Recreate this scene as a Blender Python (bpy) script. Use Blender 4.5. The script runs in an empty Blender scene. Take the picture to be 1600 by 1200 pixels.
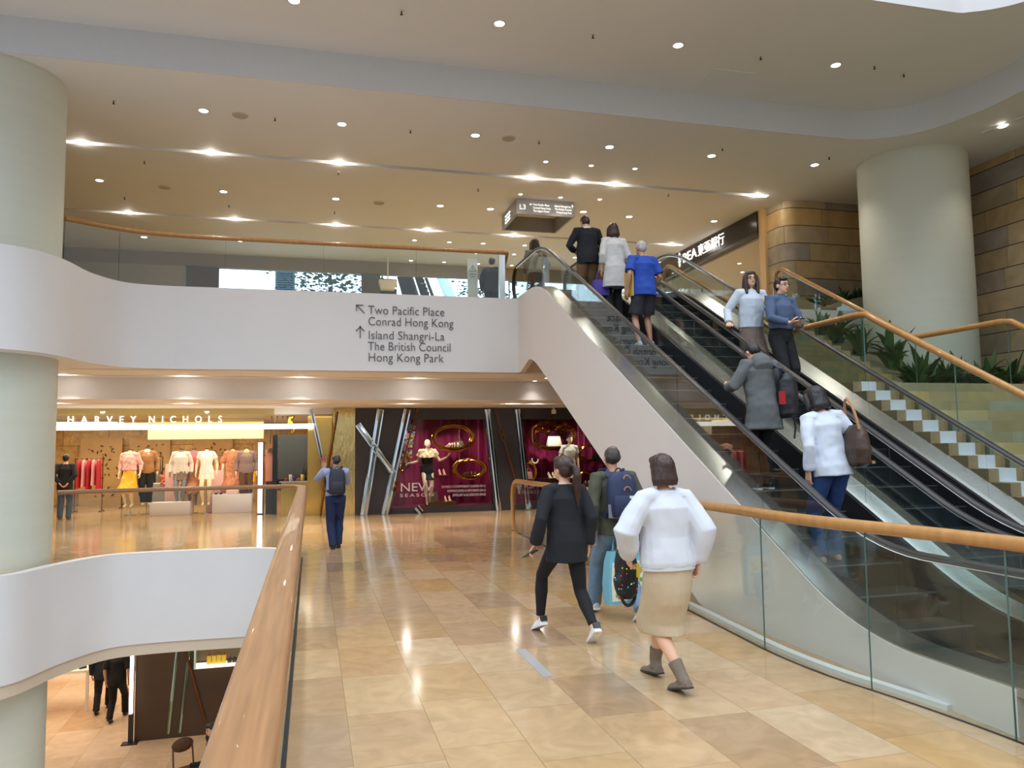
import bpy, bmesh, math, random
from mathutils import Vector, Matrix, noise
from mathutils.geometry import tessellate_polygon
random.seed(7)
SC = bpy.context.scene
COL = SC.collection
PI = math.pi
V = Vector

# ------------------------------------------------------------------ camera
cam_data = bpy.data.cameras.new('camera')
cam_data.sensor_width = 36.0
cam_data.lens = 27.0
cam_data.clip_start = 0.05
cam_data.clip_end = 400
cam = bpy.data.objects.new('camera', cam_data)
COL.objects.link(cam)
SC.camera = cam
_f = 1200.0
_y = V((487-800, 700-600, _f)).normalized()
_x = V((5400-800, 637-600, _f)); _x = (_x - _x.dot(_y)*_y).normalized()
_z = _x.cross(_y)
if _z.y > 0: _z = -_z
# rows of the rotation are the world axes seen from the camera (right, down, forward)
right = V((_x.x, _y.x, _z.x)); down = V((_x.y, _y.y, _z.y)); fwd = V((_x.z, _y.z, _z.z))
M = Matrix((( right.x, -down.x, -fwd.x, 0.0), (right.y, -down.y, -fwd.y, 0.0),
            (right.z, -down.z, -fwd.z, 1.7), (0, 0, 0, 1)))
cam.matrix_world = M

# ------------------------------------------------------------------ sky and exposure
W = bpy.data.worlds.new('sky'); SC.world = W; W.use_nodes = True
nt = W.node_tree; nt.nodes.clear()
wo = nt.nodes.new('ShaderNodeOutputWorld'); bg = nt.nodes.new('ShaderNodeBackground')
tc = nt.nodes.new('ShaderNodeTexCoord'); sp = nt.nodes.new('ShaderNodeSeparateXYZ')
rp = nt.nodes.new('ShaderNodeValToRGB')
nt.links.new(tc.outputs['Generated'], sp.inputs[0]); nt.links.new(sp.outputs['Z'], rp.inputs[0])
el = rp.color_ramp.elements
el[0].position = 0.0; el[0].color = (.34, .36, .39, 1)
el[1].position = .75; el[1].color = (1.9, 2.15, 2.4, 1)
e = el.new(.02); e.color = (.60, .70, .83, 1)
e = el.new(.35); e.color = (.86, .98, 1.12, 1)
ma = nt.nodes.new('ShaderNodeMath'); ma.operation = 'MULTIPLY_ADD'; ma.use_clamp = True
nt.links.new(sp.outputs['Y'], ma.inputs[0]); ma.inputs[1].default_value = 1.6; ma.inputs[2].default_value = -.55
mr = nt.nodes.new('ShaderNodeMath'); mr.operation = 'MULTIPLY_ADD'
nt.links.new(ma.outputs[0], mr.inputs[0]); mr.inputs[1].default_value = 2.6; mr.inputs[2].default_value = .95
nt.links.new(rp.outputs[0], bg.inputs['Color']); nt.links.new(mr.outputs[0], bg.inputs['Strength'])
nt.links.new(bg.outputs[0], wo.inputs['Surface'])
SC.view_settings.view_transform = 'Standard'
SC.view_settings.look = 'None'
SC.view_settings.gamma = 1.0
SC.view_settings.use_curve_mapping = False
SC.view_settings.exposure = 0.28
SC.cycles.max_bounces = 8
SC.cycles.transparent_max_bounces = 24
SC.cycles.caustics_reflective = False
SC.cycles.caustics_refractive = False
SC.cycles.sample_clamp_indirect = 3.0

def area(name, loc, rot, sx, sy, power, col):
    l = bpy.data.lights.new(name, 'AREA'); l.shape = 'RECTANGLE'; l.size = sx; l.size_y = sy
    l.energy = power; l.color = col
    o = bpy.data.objects.new(name, l); o.location = loc; o.rotation_euler = rot; COL.objects.link(o)
    return o
# daylight that comes down through the atrium skylight in front of the balcony
area('skylight', (2, 2.0, 13.5), (0, 0, 0), 14, 10, 300, (.80, .90, 1.0))

# ------------------------------------------------------------------ materials
def S(r, g, b):
    f = lambda c: ((c/255+.055)/1.055)**2.4 if c > 10 else c/255/12.92
    return (f(r), f(g), f(b), 1)
MATS = {}
def mat(name, col, rough=.5, metal=0., var=0., scale=8., bump=0., bscale=60., spec=.5, stretch=None, coat=0.):
    if name in MATS: return MATS[name]
    m = bpy.data.materials.new(name); m.use_nodes = True
    t = m.node_tree; b = t.nodes['Principled BSDF']
    b.inputs['Base Color'].default_value = col
    b.inputs['Roughness'].default_value = rough; b.inputs['Metallic'].default_value = metal
    b.inputs['Specular IOR Level'].default_value = spec
    b.inputs['Coat Weight'].default_value = coat
    tcn = t.nodes.new('ShaderNodeTexCoord'); mp = t.nodes.new('ShaderNodeMapping')
    t.links.new(tcn.outputs['Object'], mp.inputs[0])
    if stretch: mp.inputs['Scale'].default_value = stretch
    n = t.nodes.new('ShaderNodeTexNoise'); n.inputs['Scale'].default_value = scale; n.inputs['Detail'].default_value = 4
    t.links.new(mp.outputs[0], n.inputs['Vector'])
    h = t.nodes.new('ShaderNodeMix'); h.data_type = 'RGBA'
    k = max(var, .03)
    h.inputs[6].default_value = tuple(c*(1-k) for c in col[:3])+(1,)
    h.inputs[7].default_value = tuple(min(c*(1+k), 1) for c in col[:3])+(1,)
    t.links.new(n.outputs['Fac'], h.inputs[0]); t.links.new(h.outputs[2], b.inputs['Base Color'])
    if bump:
        n2 = t.nodes.new('ShaderNodeTexNoise'); n2.inputs['Scale'].default_value = bscale; n2.inputs['Detail'].default_value = 3
        t.links.new(mp.outputs[0], n2.inputs['Vector'])
        bp = t.nodes.new('ShaderNodeBump'); bp.inputs['Strength'].default_value = bump; bp.inputs['Distance'].default_value = .01
        t.links.new(n2.outputs['Fac'], bp.inputs['Height']); t.links.new(bp.outputs[0], b.inputs['Normal'])
    MATS[name] = m
    return m
def emit(name, col, strength):
    if name in MATS: return MATS[name]
    m = bpy.data.materials.new(name); m.use_nodes = True; t = m.node_tree
    b = t.nodes['Principled BSDF']; b.inputs['Base Color'].default_value = (.8, .8, .8, 1)
    b.inputs['Emission Color'].default_value = col; b.inputs['Emission Strength'].default_value = strength
    MATS[name] = m; return m
def glass(name, tint, ior=1.45, rough=0.0):
    if name in MATS: return MATS[name]
    m = bpy.data.materials.new(name); m.use_nodes = True; t = m.node_tree; t.nodes.clear()
    o = t.nodes.new('ShaderNodeOutputMaterial'); mx = t.nodes.new('ShaderNodeMixShader')
    tr = t.nodes.new('ShaderNodeBsdfTransparent'); tr.inputs[0].default_value = tint
    g = t.nodes.new('ShaderNodeBsdfGlossy'); g.inputs['Roughness'].default_value = rough
    fr = t.nodes.new('ShaderNodeFresnel'); ge = t.nodes.new('ShaderNodeNewGeometry')
    io = t.nodes.new('ShaderNodeMix'); io.inputs[2].default_value = ior; io.inputs[3].default_value = 1/ior   # both faces of the pane mirror alike
    t.links.new(ge.outputs['Backfacing'], io.inputs[0]); t.links.new(io.outputs[0], fr.inputs[0])
    t.links.new(fr.outputs[0], mx.inputs[0]); t.links.new(tr.outputs[0], mx.inputs[1]); t.links.new(g.outputs[0], mx.inputs[2])
    t.links.new(mx.outputs[0], o.inputs[0]); MATS[name] = m; return m
def tile(name, U, Vv, w, h, cols, joint=.004, jcol=(.1, .09, .08, 1), rough=.12, u0=0., v0=0., vein=.12, vscale=3., groove=0., spec=.5, rvar=.08, jscale=1.0):
    """stone slabs in courses: every slab gets its own tone, every course its own offset"""
    m = bpy.data.materials.new(name); m.use_nodes = True; t = m.node_tree; b = t.nodes['Principled BSDF']
    L = t.links.new
    def mth(op, a, c=None, d=None):
        n = t.nodes.new('ShaderNodeMath'); n.operation = op
        for i, x in enumerate((a, c, d)):
            if x is None: continue
            if isinstance(x, (int, float)): n.inputs[i].default_value = x
            else: L(x, n.inputs[i])
        return n.outputs[0]
    g = t.nodes.new('ShaderNodeNewGeometry'); s = t.nodes.new('ShaderNodeSeparateXYZ'); L(g.outputs['Position'], s.inputs[0])
    u = mth('DIVIDE', mth('SUBTRACT', s.outputs[U], u0), w); v = mth('DIVIDE', mth('SUBTRACT', s.outputs[Vv], v0), h)
    row = mth('FLOOR', v)
    wn = t.nodes.new('ShaderNodeTexWhiteNoise'); wn.noise_dimensions = '1D'; L(row, wn.inputs['W'])
    u2 = mth('ADD', u, mth('MULTIPLY', wn.outputs['Value'], 7.31)); cl = mth('FLOOR', u2)
    cx = t.nodes.new('ShaderNodeCombineXYZ'); L(row, cx.inputs[0]); L(cl, cx.inputs[1])
    w2 = t.nodes.new('ShaderNodeTexWhiteNoise'); w2.noise_dimensions = '2D'; L(cx.outputs[0], w2.inputs['Vector'])
    r = t.nodes.new('ShaderNodeValToRGB'); r.color_ramp.interpolation = 'LINEAR'
    e = r.color_ramp.elements
    e[0].color = cols[0]; e[1].color = cols[-1]
    for i, c in enumerate(cols[1:-1]):
        q = e.new((i+1)/(len(cols)-1)); q.color = c
    L(w2.outputs['Value'], r.inputs[0])
    # veins and clouds inside the stone
    n = t.nodes.new('ShaderNodeTexNoise'); n.inputs['Scale'].default_value = vscale; n.inputs['Detail'].default_value = 7; n.inputs['Distortion'].default_value = 1.2
    va = t.nodes.new('ShaderNodeVectorMath'); va.operation = 'MULTIPLY_ADD'; L(w2.outputs['Color'], va.inputs[0]); va.inputs[1].default_value = (9, 9, 9); L(g.outputs['Position'], va.inputs[2])
    L(va.outputs[0], n.inputs['Vector'])
    mv = t.nodes.new('ShaderNodeMix'); mv.data_type = 'RGBA'; mv.blend_type = 'MULTIPLY'; mv.inputs[0].default_value = 1.0
    rr = t.nodes.new('ShaderNodeValToRGB'); rr.color_ramp.elements[0].color = (1-vein*2, 1-vein*2.2, 1-vein*2.6, 1); rr.color_ramp.elements[0].position = .3
    rr.color_ramp.elements[1].color = (1+vein, 1+vein, 1+vein, 1); rr.color_ramp.elements[1].position = .7
    L(n.outputs['Fac'], rr.inputs[0]); L(r.outputs[0], mv.inputs[6]); L(rr.outputs[0], mv.inputs[7])
    fu = mth('FRACT', u2); fv = mth('FRACT', v)
    ju = mth('LESS_THAN', fu, joint*jscale/w); jv = mth('LESS_THAN', fv, joint/h)
    if groove: jv = mth('LESS_THAN', fv, groove/h)
    j = mth('MAXIMUM', ju, jv)
    mj = t.nodes.new('ShaderNodeMix'); mj.data_type = 'RGBA'; L(j, mj.inputs[0]); L(mv.outputs[2], mj.inputs[6]); mj.inputs[7].default_value = jcol
    L(mj.outputs[2], b.inputs['Base Color'])
    ro = mth('MULTIPLY_ADD', n.outputs['Fac'], rvar, rough-rvar/2); L(ro, b.inputs['Roughness'])
    b.inputs['Specular IOR Level'].default_value = spec
    MATS[name] = m; return m

# ------------------------------------------------------------------ mesh helpers
class MB:
    def __init__(s): s.bm = bmesh.new(); s.smooth = True
    def box(s, x0, x1, y0, y1, z0, z1, rot=None, bev=0):
        r = bmesh.ops.create_cube(s.bm, size=1.0); vs = r['verts']
        for v in vs:
            v.co = V(((x0+x1)/2+v.co.x*(x1-x0), (y0+y1)/2+v.co.y*(y1-y0), (z0+z1)/2+v.co.z*(z1-z0)))
        if bev:
            es = list({e for v in vs for e in v.link_edges})
            r = bmesh.ops.bevel(s.bm, geom=es, offset=bev, segments=2, affect='EDGES', profile=.5)
            vs = list({v for f in r['faces'] for v in f.verts} | {v for v in vs if v.is_valid})
        if rot is not None:
            for v in vs: v.co = rot @ v.co
        return s
    def loft(s, rings, cap=True, closed=False):
        """rings: lists of points, all the same length"""
        vr = [[s.bm.verts.new(p) for p in r] for r in rings]
        n = len(vr[0]); m = len(vr)
        for i in range(m if closed else m-1):
            a = vr[i]; b = vr[(i+1) % m]
            for j in range(n):
                k = (j+1) % n
                s.bm.faces.new((a[j], a[k], b[k], b[j]))
        if cap and not closed:
            s.bm.faces.new(list(reversed(vr[0]))); s.bm.faces.new(vr[-1])
        return s
    def strip(s, a, b):
        va = [s.bm.verts.new(p) for p in a]; vb = [s.bm.verts.new(p) for p in b]
        for i in range(len(a)-1): s.bm.faces.new((va[i], va[i+1], vb[i+1], vb[i]))
        return s
    def tube(s, pts, r, n=10, ref=V((0, 0, 1)), flat=1.0, cap=True, closed=False):
        """r: number or list; flat squeezes along ref"""
        pts = [V(p) for p in pts]; m = len(pts); rings = []
        rs = r if isinstance(r, (list, tuple)) else [r]*m
        a = None
        for i, p in enumerate(pts):
            if closed: t = pts[(i+1) % m]-pts[i-1]
            else: t = pts[min(i+1, m-1)]-pts[max(i-1, 0)]
            t = t.normalized() if t.length > 1e-9 else V((0, 0, 1))
            if a is None:
                rf = ref if abs(t.dot(ref)) < .97 else (V((0, 1, 0)) if abs(t.y) < .9 else V((1, 0, 0)))
                a = t.cross(rf).normalized()
            else:                       # carry the frame along, so that the tube never twists
                a = (a-t*a.dot(t)).normalized()
            b = a.cross(t).normalized()
            rings.append([p+a*(rs[i]*math.cos(2*PI*k/n))+b*(rs[i]*flat*math.sin(2*PI*k/n)) for k in range(n)])
        return s.loft(rings, cap, closed)
    def sweep(s, pts, prof, ref=V((0, 0, 1)), closed=False):
        """sweep a profile of (side, up) pairs along a path"""
        pts = [V(p) for p in pts]; m = len(pts); rings = []
        for i, p in enumerate(pts):
            t = (pts[min(i+1, m-1)]-pts[max(i-1, 0)]).normalized()
            a = t.cross(ref).normalized(); b = a.cross(t).normalized()
            rings.append([p+a*q[0]+b*q[1] for q in prof])
        return s.loft(rings)
    def ball(s, c, r, n=12, rot=None):
        if isinstance(r, (int, float)): r = (r, r, r)
        q = bmesh.ops.create_uvsphere(s.bm, u_segments=n, v_segments=max(6, n*2//3), radius=1.0)
        for v in q['verts']:
            p = V((v.co.x*r[0], v.co.y*r[1], v.co.z*r[2]))
            if rot is not None: p = rot @ p
            v.co = p+V(c)
        return s
    def cyl(s, c, r, z0, z1, n=24, r2=None):
        r2 = r if r2 is None else r2
        return s.loft([[V((c[0]+q*math.cos(2*PI*k/n), c[1]+q*math.sin(2*PI*k/n), z)) for k in range(n)] for q, z in ((r, z0), (r2, z1))])
    def prism(s, poly, axis, a, b):
        """polygon (2D) extruded along axis 0/1/2 from a to b"""
        def P(q, t):
            return V((t, q[0], q[1])) if axis == 0 else V((q[0], t, q[1])) if axis == 1 else V((q[0], q[1], t))
        va = [s.bm.verts.new(P(q, a)) for q in poly]; vb = [s.bm.verts.new(P(q, b)) for q in poly]
        n = len(poly)
        for i in range(n):
            j = (i+1) % n; s.bm.faces.new((va[i], va[j], vb[j], vb[i]))
        for tr in tessellate_polygon([[V((q[0], q[1], 0)) for q in poly]]):
            s.bm.faces.new([va[k] for k in tr]); s.bm.faces.new([vb[k] for k in reversed(tr)])
        return s
    def band(s, path, z0, z1, th):
        """vertical wall along a plan path, thickness to the left of travel"""
        path = [V((p[0], p[1], 0)) for p in path]; m = len(path); rings = []
        for i, p in enumerate(path):
            t = (path[min(i+1, m-1)]-path[max(i-1, 0)]).normalized(); nn = V((-t.y, t.x, 0))
            rings.append([V((p.x, p.y, z0)), V((p.x, p.y, z1)), V((p.x+nn.x*th, p.y+nn.y*th, z1)), V((p.x+nn.x*th, p.y+nn.y*th, z0))])
        return s.loft(rings)
    def build(s, name, m, parent=None, smooth=None, origin=None, autosm=True):
        bmesh.ops.recalc_face_normals(s.bm, faces=s.bm.faces)
        if origin is not None:
            o_ = V(origin)
            for v in s.bm.verts: v.co -= o_
        me = bpy.data.meshes.new(name); s.bm.to_mesh(me); s.bm.free()
        return link(name, me, m, parent, origin, smooth)
def link(name, me, m, parent=None, origin=None, smooth=None):
    if m is not None: me.materials.append(m)
    o = bpy.data.objects.new(name, me); COL.objects.link(o)
    if origin is not None: o.location = origin
    if parent is not None: o.parent = parent
    if smooth is not False and len(me.polygons):
        me.polygons.foreach_set('use_smooth', [True]*len(me.polygons))
        try: me.set_sharp_from_angle(angle=math.radians(38 if smooth is None else smooth))
        except Exception: pass
    return o
def tag(o, label=None, cat=None, group=None, kind=None):
    if label: o['label'] = label
    if cat: o['category'] = cat
    if group: o['group'] = group
    if kind: o['kind'] = kind
    return o
def struct(o, label=None, cat=None):
    return tag(o, label, cat, None, 'structure')
def thing(name, label, cat, loc=(0, 0, 0), rz=0., group=None):
    o = bpy.data.objects.new(name, None); o.empty_display_size = .1; COL.objects.link(o)
    o.location = loc; o.rotation_euler = (0, 0, rz)
    return tag(o, label, cat, group)
def kids(o): return [c for c in bpy.data.objects if c.parent == o]
def copy_tree(o, parent=None):
    c = o.copy(); COL.objects.link(c)
    if parent is not None: c.parent = parent
    for ch in kids(o): copy_tree(ch, c)
    return c
def smoothpath(pts, n=8):
    pts = [V(p) if len(p) == 3 else V((p[0], p[1], 0)) for p in pts]; out = []
    for i in range(len(pts)-1):
        p0 = pts[max(i-1, 0)]; p1 = pts[i]; p2 = pts[i+1]; p3 = pts[min(i+2, len(pts)-1)]
        for k in range(n):
            t = k/n
            out.append(.5*((2*p1)+(p2-p0)*t+(2*p0-5*p1+4*p2-p3)*t*t+(3*p1-p0-3*p2+p3)*t**3))
    out.append(pts[-1]); return out
def rotm(ax, deg): return Matrix.Rotation(math.radians(deg), 3, ax)
WORK = bpy.data.scenes.new('workbench'); WCOL = WORK.collection    # a small scene of its own for evaluating modifiers and text; removed at the end
def mesh_of(o):
    vl = WORK.view_layers[0]; vl.update()
    return bpy.data.meshes.new_from_object(o.evaluated_get(vl.depsgraph))
def text(s, size, name, m, parent, loc, rot=(PI/2, 0, 0), align='LEFT', depth=.004, space=1.0, bold=0., width=None):
    cu = bpy.data.curves.new(name, 'FONT'); cu.body = s; cu.size = size; cu.align_x = align
    cu.extrude = depth; cu.space_character = space; cu.offset = bold; cu.resolution_u = 4
    o = bpy.data.objects.new(name, cu); WCOL.objects.link(o)
    me = mesh_of(o); bpy.data.objects.remove(o)
    if width:
        xs = [v.co.x for v in me.vertices]; k = width/(max(xs)-min(xs))
        for v in me.vertices: v.co.x *= k
    me.name = name
    if not me.materials: me.materials.append(None)
    me.materials.clear()
    t = link(name, me, m, parent, None, False); t.location = loc; t.rotation_euler = rot
    return t
ORD = ['first', 'second', 'third', 'fourth', 'fifth', 'sixth', 'seventh', 'eighth', 'ninth', 'tenth', 'eleventh', 'twelfth', 'thirteenth', 'fourteenth', 'fifteenth', 'sixteenth', 'seventeenth', 'eighteenth', 'nineteenth', 'twentieth']
def nth(i, n):
    return 'leftmost' if i == 0 else 'rightmost' if i == n-1 else ORD[i]+' from left'

white = mat('white_paint', (.74, .72, .71, 1), .55, var=.02, scale=2)
ceilp = mat('ceiling_paint', (.80, .80, .80, 1), .7, var=.03, scale=1)
wood = mat('oak_handrail', S(180, 130, 74), .28, var=.28, scale=3, stretch=(6, 6, .35), coat=.3)
woody = mat('oak_handrail_along', S(150, 106, 66), .42, var=.5, scale=3, stretch=(18, .6, 18), coat=.12)
steel = mat('brushed_steel', (.72, .70, .67, 1), .26, 1., var=.04, scale=2, stretch=(1, .2, .2))
chrome = mat('mirror_steel', (.72, .74, .74, 1), .06, 1.)
black = mat('black_rubber', (.018, .016, .016, 1), .32)
dark = mat('dark_metal', (.03, .03, .032, 1), .35)
charcoal = mat('charcoal_panel', S(46, 44, 50), .5, var=.05)
gl = glass('clear_glass', (.93, .965, .95, 1))
glesc = glass('escalator_glass', (.80, .84, .83, 1), 1.6)
copper = mat('copper_metal', S(120, 72, 36), .3, .8)
gold = mat('gold_metal', S(196, 140, 50), .16, 1., bump=.3, bscale=14)
# ================================================================== STRUCTURE
P_low = [V((-.22, -4, 0)), V((-.22, 0, 0)), V((-.22, 6, 0)), V((-.22, 12.5, 0))] + \
        [V((-1.32+1.1*math.cos(a*PI/16), 12.75+1.1*math.sin(a*PI/16), 0)) for a in range(1, 8)] + \
        smoothpath([(-1.4, 13.85), (-2.5, 13.85), (-3.15, 13.65), (-3.6, 12.9), (-3.95, 12.0), (-4.6, 11.75), (-6, 11.75), (-11, 11.75)])
P_up = smoothpath([(14.2, 14.6), (8, 14.6), (3, 14.6), (-1.6, 14.6), (-2.5, 14.6), (-3.2, 14.4), (-3.6, 13.7), (-3.78, 12.7), (-4.15, 12.1), (-4.9, 11.95), (-7, 11.95), (-11, 11.95)])
P_band = smoothpath([(-11, 12.25), (-4, 12.25), (4, 12.25), (9.2, 12.27), (10.4, 12.15), (11.1, 11.6), (11.42, 10.6), (11.45, 9.2), (11.45, 6), (11.45, 2)])
P_edge = smoothpath([(-11, 8.95), (-4, 8.95), (4, 8.95), (8.6, 8.95), (9.5, 8.85), (10.1, 8.3), (10.25, 7.4), (10.25, 5), (10.25, 2)])

floor_m = tile('limestone_floor', 1, 0, .84, .491, [S(164, 134, 104), S(188, 154, 112), S(190, 160, 124), S(182, 146, 104), S(196, 168, 134), S(188, 150, 100), S(168, 138, 110), S(196, 162, 126), S(192, 162, 122)],
               joint=.005, jcol=S(150, 124, 86), rough=.12, u0=.3, v0=.2274, vein=.075, vscale=4.5, spec=.55, rvar=.08)
poly = [(p.x, p.y) for p in P_low]+[(-11, 28), (14.2, 28), (14.2, -4)]
struct(MB().prism(poly, 2, -.35, 0).build('floor', floor_m, smooth=False), 'polished beige limestone floor of the bridge and the shop front', 'floor')
low_m = tile('pale_floor', 1, 0, 1.6, .9, [S(225, 190, 150), S(232, 200, 165), S(240, 210, 178), S(218, 180, 140)], joint=.006, jcol=S(190, 150, 110), rough=.25, vein=.05)
struct(MB().box(-14, 14, 8, 34, -4.6, -4.5).build('floor', low_m, smooth=False), 'pale stone floor of the storey below', 'floor')
# white bands that edge the floors
struct(MB().band(P_low, -1.42, .034, .03).build('trim_1', white), 'white band below the floor edge at left, curving round the column', 'trim')
struct(MB().band([p for p in P_low if p.x < -.5], -.02, .035, -.14).build('trim_2', white), 'thin white ledge along the floor edge at left', 'trim')
struct(MB().band(P_up, 3.12, 4.59, .12).build('trim_3', white), 'white balcony band carrying the grey direction lettering', 'trim')
struct(MB().band(P_low, -1.60, -1.415, -.12).build('trim_18', mat('beige_lip', S(214, 196, 172), .6)), 'recessed beige lip under the lower white band', 'trim')
# slab of the upper storey, split round the truss so that the soffit stays visible
upf = mat('upper_floor', S(190, 160, 110), .2, var=.1)
poly = [(p.x, p.y-.1) for p in P_up if p.y > 14.3]+[(-3.2, 16.4), (14.2, 16.4)]
def soffit(name, x0, x1, ys, z, slots, th=.25, m=None, label=None):
    """flat soffit cut by recessed lamp slots: ys = (y0, y1); slots = list of (y, xa, xb)"""
    b = MB(); y = ys[0]; grooves = []
    for (sy, xa, xb) in slots:
        b.box(x0, x1, y, sy, z, z+th)
        if xa > x0: b.box(x0, xa, sy, sy+.16, z, z+th)
        if xb < x1: b.box(xb, x1, sy, sy+.16, z, z+th)
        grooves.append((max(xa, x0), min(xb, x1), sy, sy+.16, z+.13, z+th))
        y = sy+.16
    b.box(x0, x1, y, ys[1], z, z+th)
    for g in grooves: struct(MB().box(*g).build('trim_20', mat('groove_shade', (.16, .12, .09, 1), .7), smooth=False), 'inside of a lamp slot with its shade painted dark', 'trim')  # slot tops coloured dark brown for the shade inside the recess
    return struct(b.build(name, m or ceilp, smooth=False), label, 'ceiling')
struct(MB().box(-11, 14.2, 14.72, 25.2, 4.2, 4.5).build('floor', upf, smooth=False), 'floor of the upper storey', 'floor')
soffit('ceiling', -11, 14.2, (14.7, 16.5), 3.12, [(15.86, -11, 4.4)], label='beige soffit under the balcony with a lamp slot')
struct(MB().box(-4.2, 14.2, 16.42, 16.5, 2.70, 3.3).build('trim_4', white, smooth=False), 'drop between the two soffits under the balcony', 'trim')
struct(MB().box(-11, -4.2, 16.42, 16.5, 2.70, 3.3).build('trim_5', white, smooth=False), 'drop between the two soffits, behind the left column', 'trim')
soffit('ceiling', -11, 14.2, (16.5, 19.95), 2.70, [(17.86, -11, 6.2)], label='lower beige soffit in front of the shop windows')
# soffit over the curved corner near the left column
poly = [(p.x, p.y+.02) for p in P_up if p.x < -1.6]+[(-11, 14.75), (-1.6, 14.75)]
struct(MB().prism(poly, 2, 3.12, 3.3).build('ceiling', ceilp, smooth=False), 'soffit at the curved corner of the balcony', 'ceiling')
struct(MB().prism(poly, 2, 4.3, 4.5).build('floor', upf, smooth=False), 'upper floor at the curved corner of the balcony', 'floor')
poly = [(p.x, p.y+.02) for p in P_low if p.x < -1.2]+[(-11, 16), (-1.2, 16)]
struct(MB().prism(poly, 2, -1.42, -1.2).build('ceiling', ceilp, smooth=False), 'soffit of the storey below at the curved corner', 'ceiling')
struct(MB().box(-11, 14, 13.95, 28, -1.42, -1.2).build('ceiling', ceilp, smooth=False), 'soffit of the storey below', 'ceiling')
struct(MB().box(-.22, 14, -4, 13.95, -1.2, -.4).build('trim_6', white, smooth=False), 'underside of the bridge', 'trim')
# upper-storey ceiling with two lamp slots
def poly_slab(pts, z0, z1): return MB().prism(pts, 2, z0, z1)
front = [(p.x, p.y) for p in P_band]
struct(poly_slab(front+[(14.2, 2), (14.2, 13.6), (-11, 13.6)], 7.5, 7.75).build('ceiling', ceilp, smooth=False), 'beige ceiling of the upper storey along the stepped edge', 'ceiling')
soffit('ceiling', -11, 14.2, (13.6, 24.6), 7.5, [(15.58, -11, 10.4), (20.1, -11, 10.5)], label='beige ceiling of the upper storey with two lamp slots')
# curved lamp slot by the right column: a raised rim under the ceiling
band_m = mat('band_paint', (.66, .68, .70, 1), .6, var=.02)
struct(MB().band(P_band, 7.49, 8.06, -.02).build('trim_7', band_m), 'pale band where the ceiling steps up, curving at right', 'trim')
back = [(p.x, p.y) for p in reversed(P_edge)]
upc = mat('upper_ceiling_paint', (.79, .79, .79, 1), .7, var=.03, scale=1)
struct(poly_slab(front+back, 8.05, 8.3).build('ceiling', upc, smooth=False), 'higher ceiling strip nearest the skylight', 'ceiling')
struct(MB().band(P_edge, 8.04, 9.6, -.02).build('trim_8', white), 'white edge of the skylight opening at top right', 'trim')
struct(MB().box(-11, 14.2, 12.4, 24.6, 7.95, 8.3).build('ceiling', mat('plenum', (.05, .05, .05, 1), .9), smooth=False), 'dark void above the ceiling', 'ceiling')
# access hatch outline on the higher ceiling
struct(MB().box(6.55, 7.35, 11.3, 11.9, 8.042, 8.05).build('trim_9', upc, smooth=False), 'access hatch in the higher ceiling', 'hatch')

# columns
colm = mat('ribbed_column', S(210, 212, 196), .65, var=.04, scale=1.2, bump=.10, bscale=10, stretch=(.35, .35, 9))
struct(MB().cyl((-4.84, 13.2), 1.0, -4.5, 7.5, 72).build('column', colm), 'thick pale round column at left edge', 'column')
struct(MB().cyl((12.12, 13.07), 1.04, 0, 7.5, 72).build('column', colm), 'thick pale round column behind the stair planter', 'column')

# stone walls on the right
stone = [S(192, 168, 124), S(174, 158, 132), S(206, 172, 116), S(160, 150, 138), S(200, 176, 138), S(182, 164, 128), S(150, 144, 138), S(204, 170, 116)]
st_y = tile('stone_courses_side', 1, 2, 1.5, .43, stone, joint=.006, groove=.018, jcol=S(48, 38, 28), rough=.45, vein=.1, vscale=1.6, spec=.4)
st_x = tile('stone_courses_back', 0, 2, 1.1, .43, stone, joint=.006, groove=.018, jcol=S(60, 46, 30), rough=.4, vein=.1, vscale=1.6, spec=.4)
struct(MB().box(13.62, 13.9, 2, 15.7, 0, 7.5).build('wall_right', st_y, smooth=False), 'dark stone course wall at right edge', 'wall')
path = [(14, 15.75), (11.5, 15.75), (11.25, 15.78)]+[(11.25+.35*math.cos(a), 16.13-.35*math.sin(a)) for a in [PI/2+k*PI/16 for k in range(1, 8)]]+[(10.9, 16.2), (10.9, 16.55)]
struct(MB().band(path, 2.0, 7.5, -.25).build('wall_back', st_x), 'stone course wall with a rounded corner left of the right column', 'wall')
struct(MB().box(10.83, 11.05, 16.5, 16.75, 4.5, 7.5).build('trim_10', mat('pale_jamb', S(214, 178, 120), .5), smooth=False), 'pale jamb beside the bank front', 'trim')
# side walls that close the storey
warm = mat('warm_wall', S(206, 170, 120), .6, var=.04)
struct(MB().box(-11.2, -11, 11.7, 28, -4.5, 7.5).build('wall_left', warm, smooth=False), 'wall far behind the left column', 'wall')
struct(MB().box(14.2, 14.4, 2, 28, -.4, 8.3).build('wall_right', warm, smooth=False), 'wall behind the stone cladding', 'wall')
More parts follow.
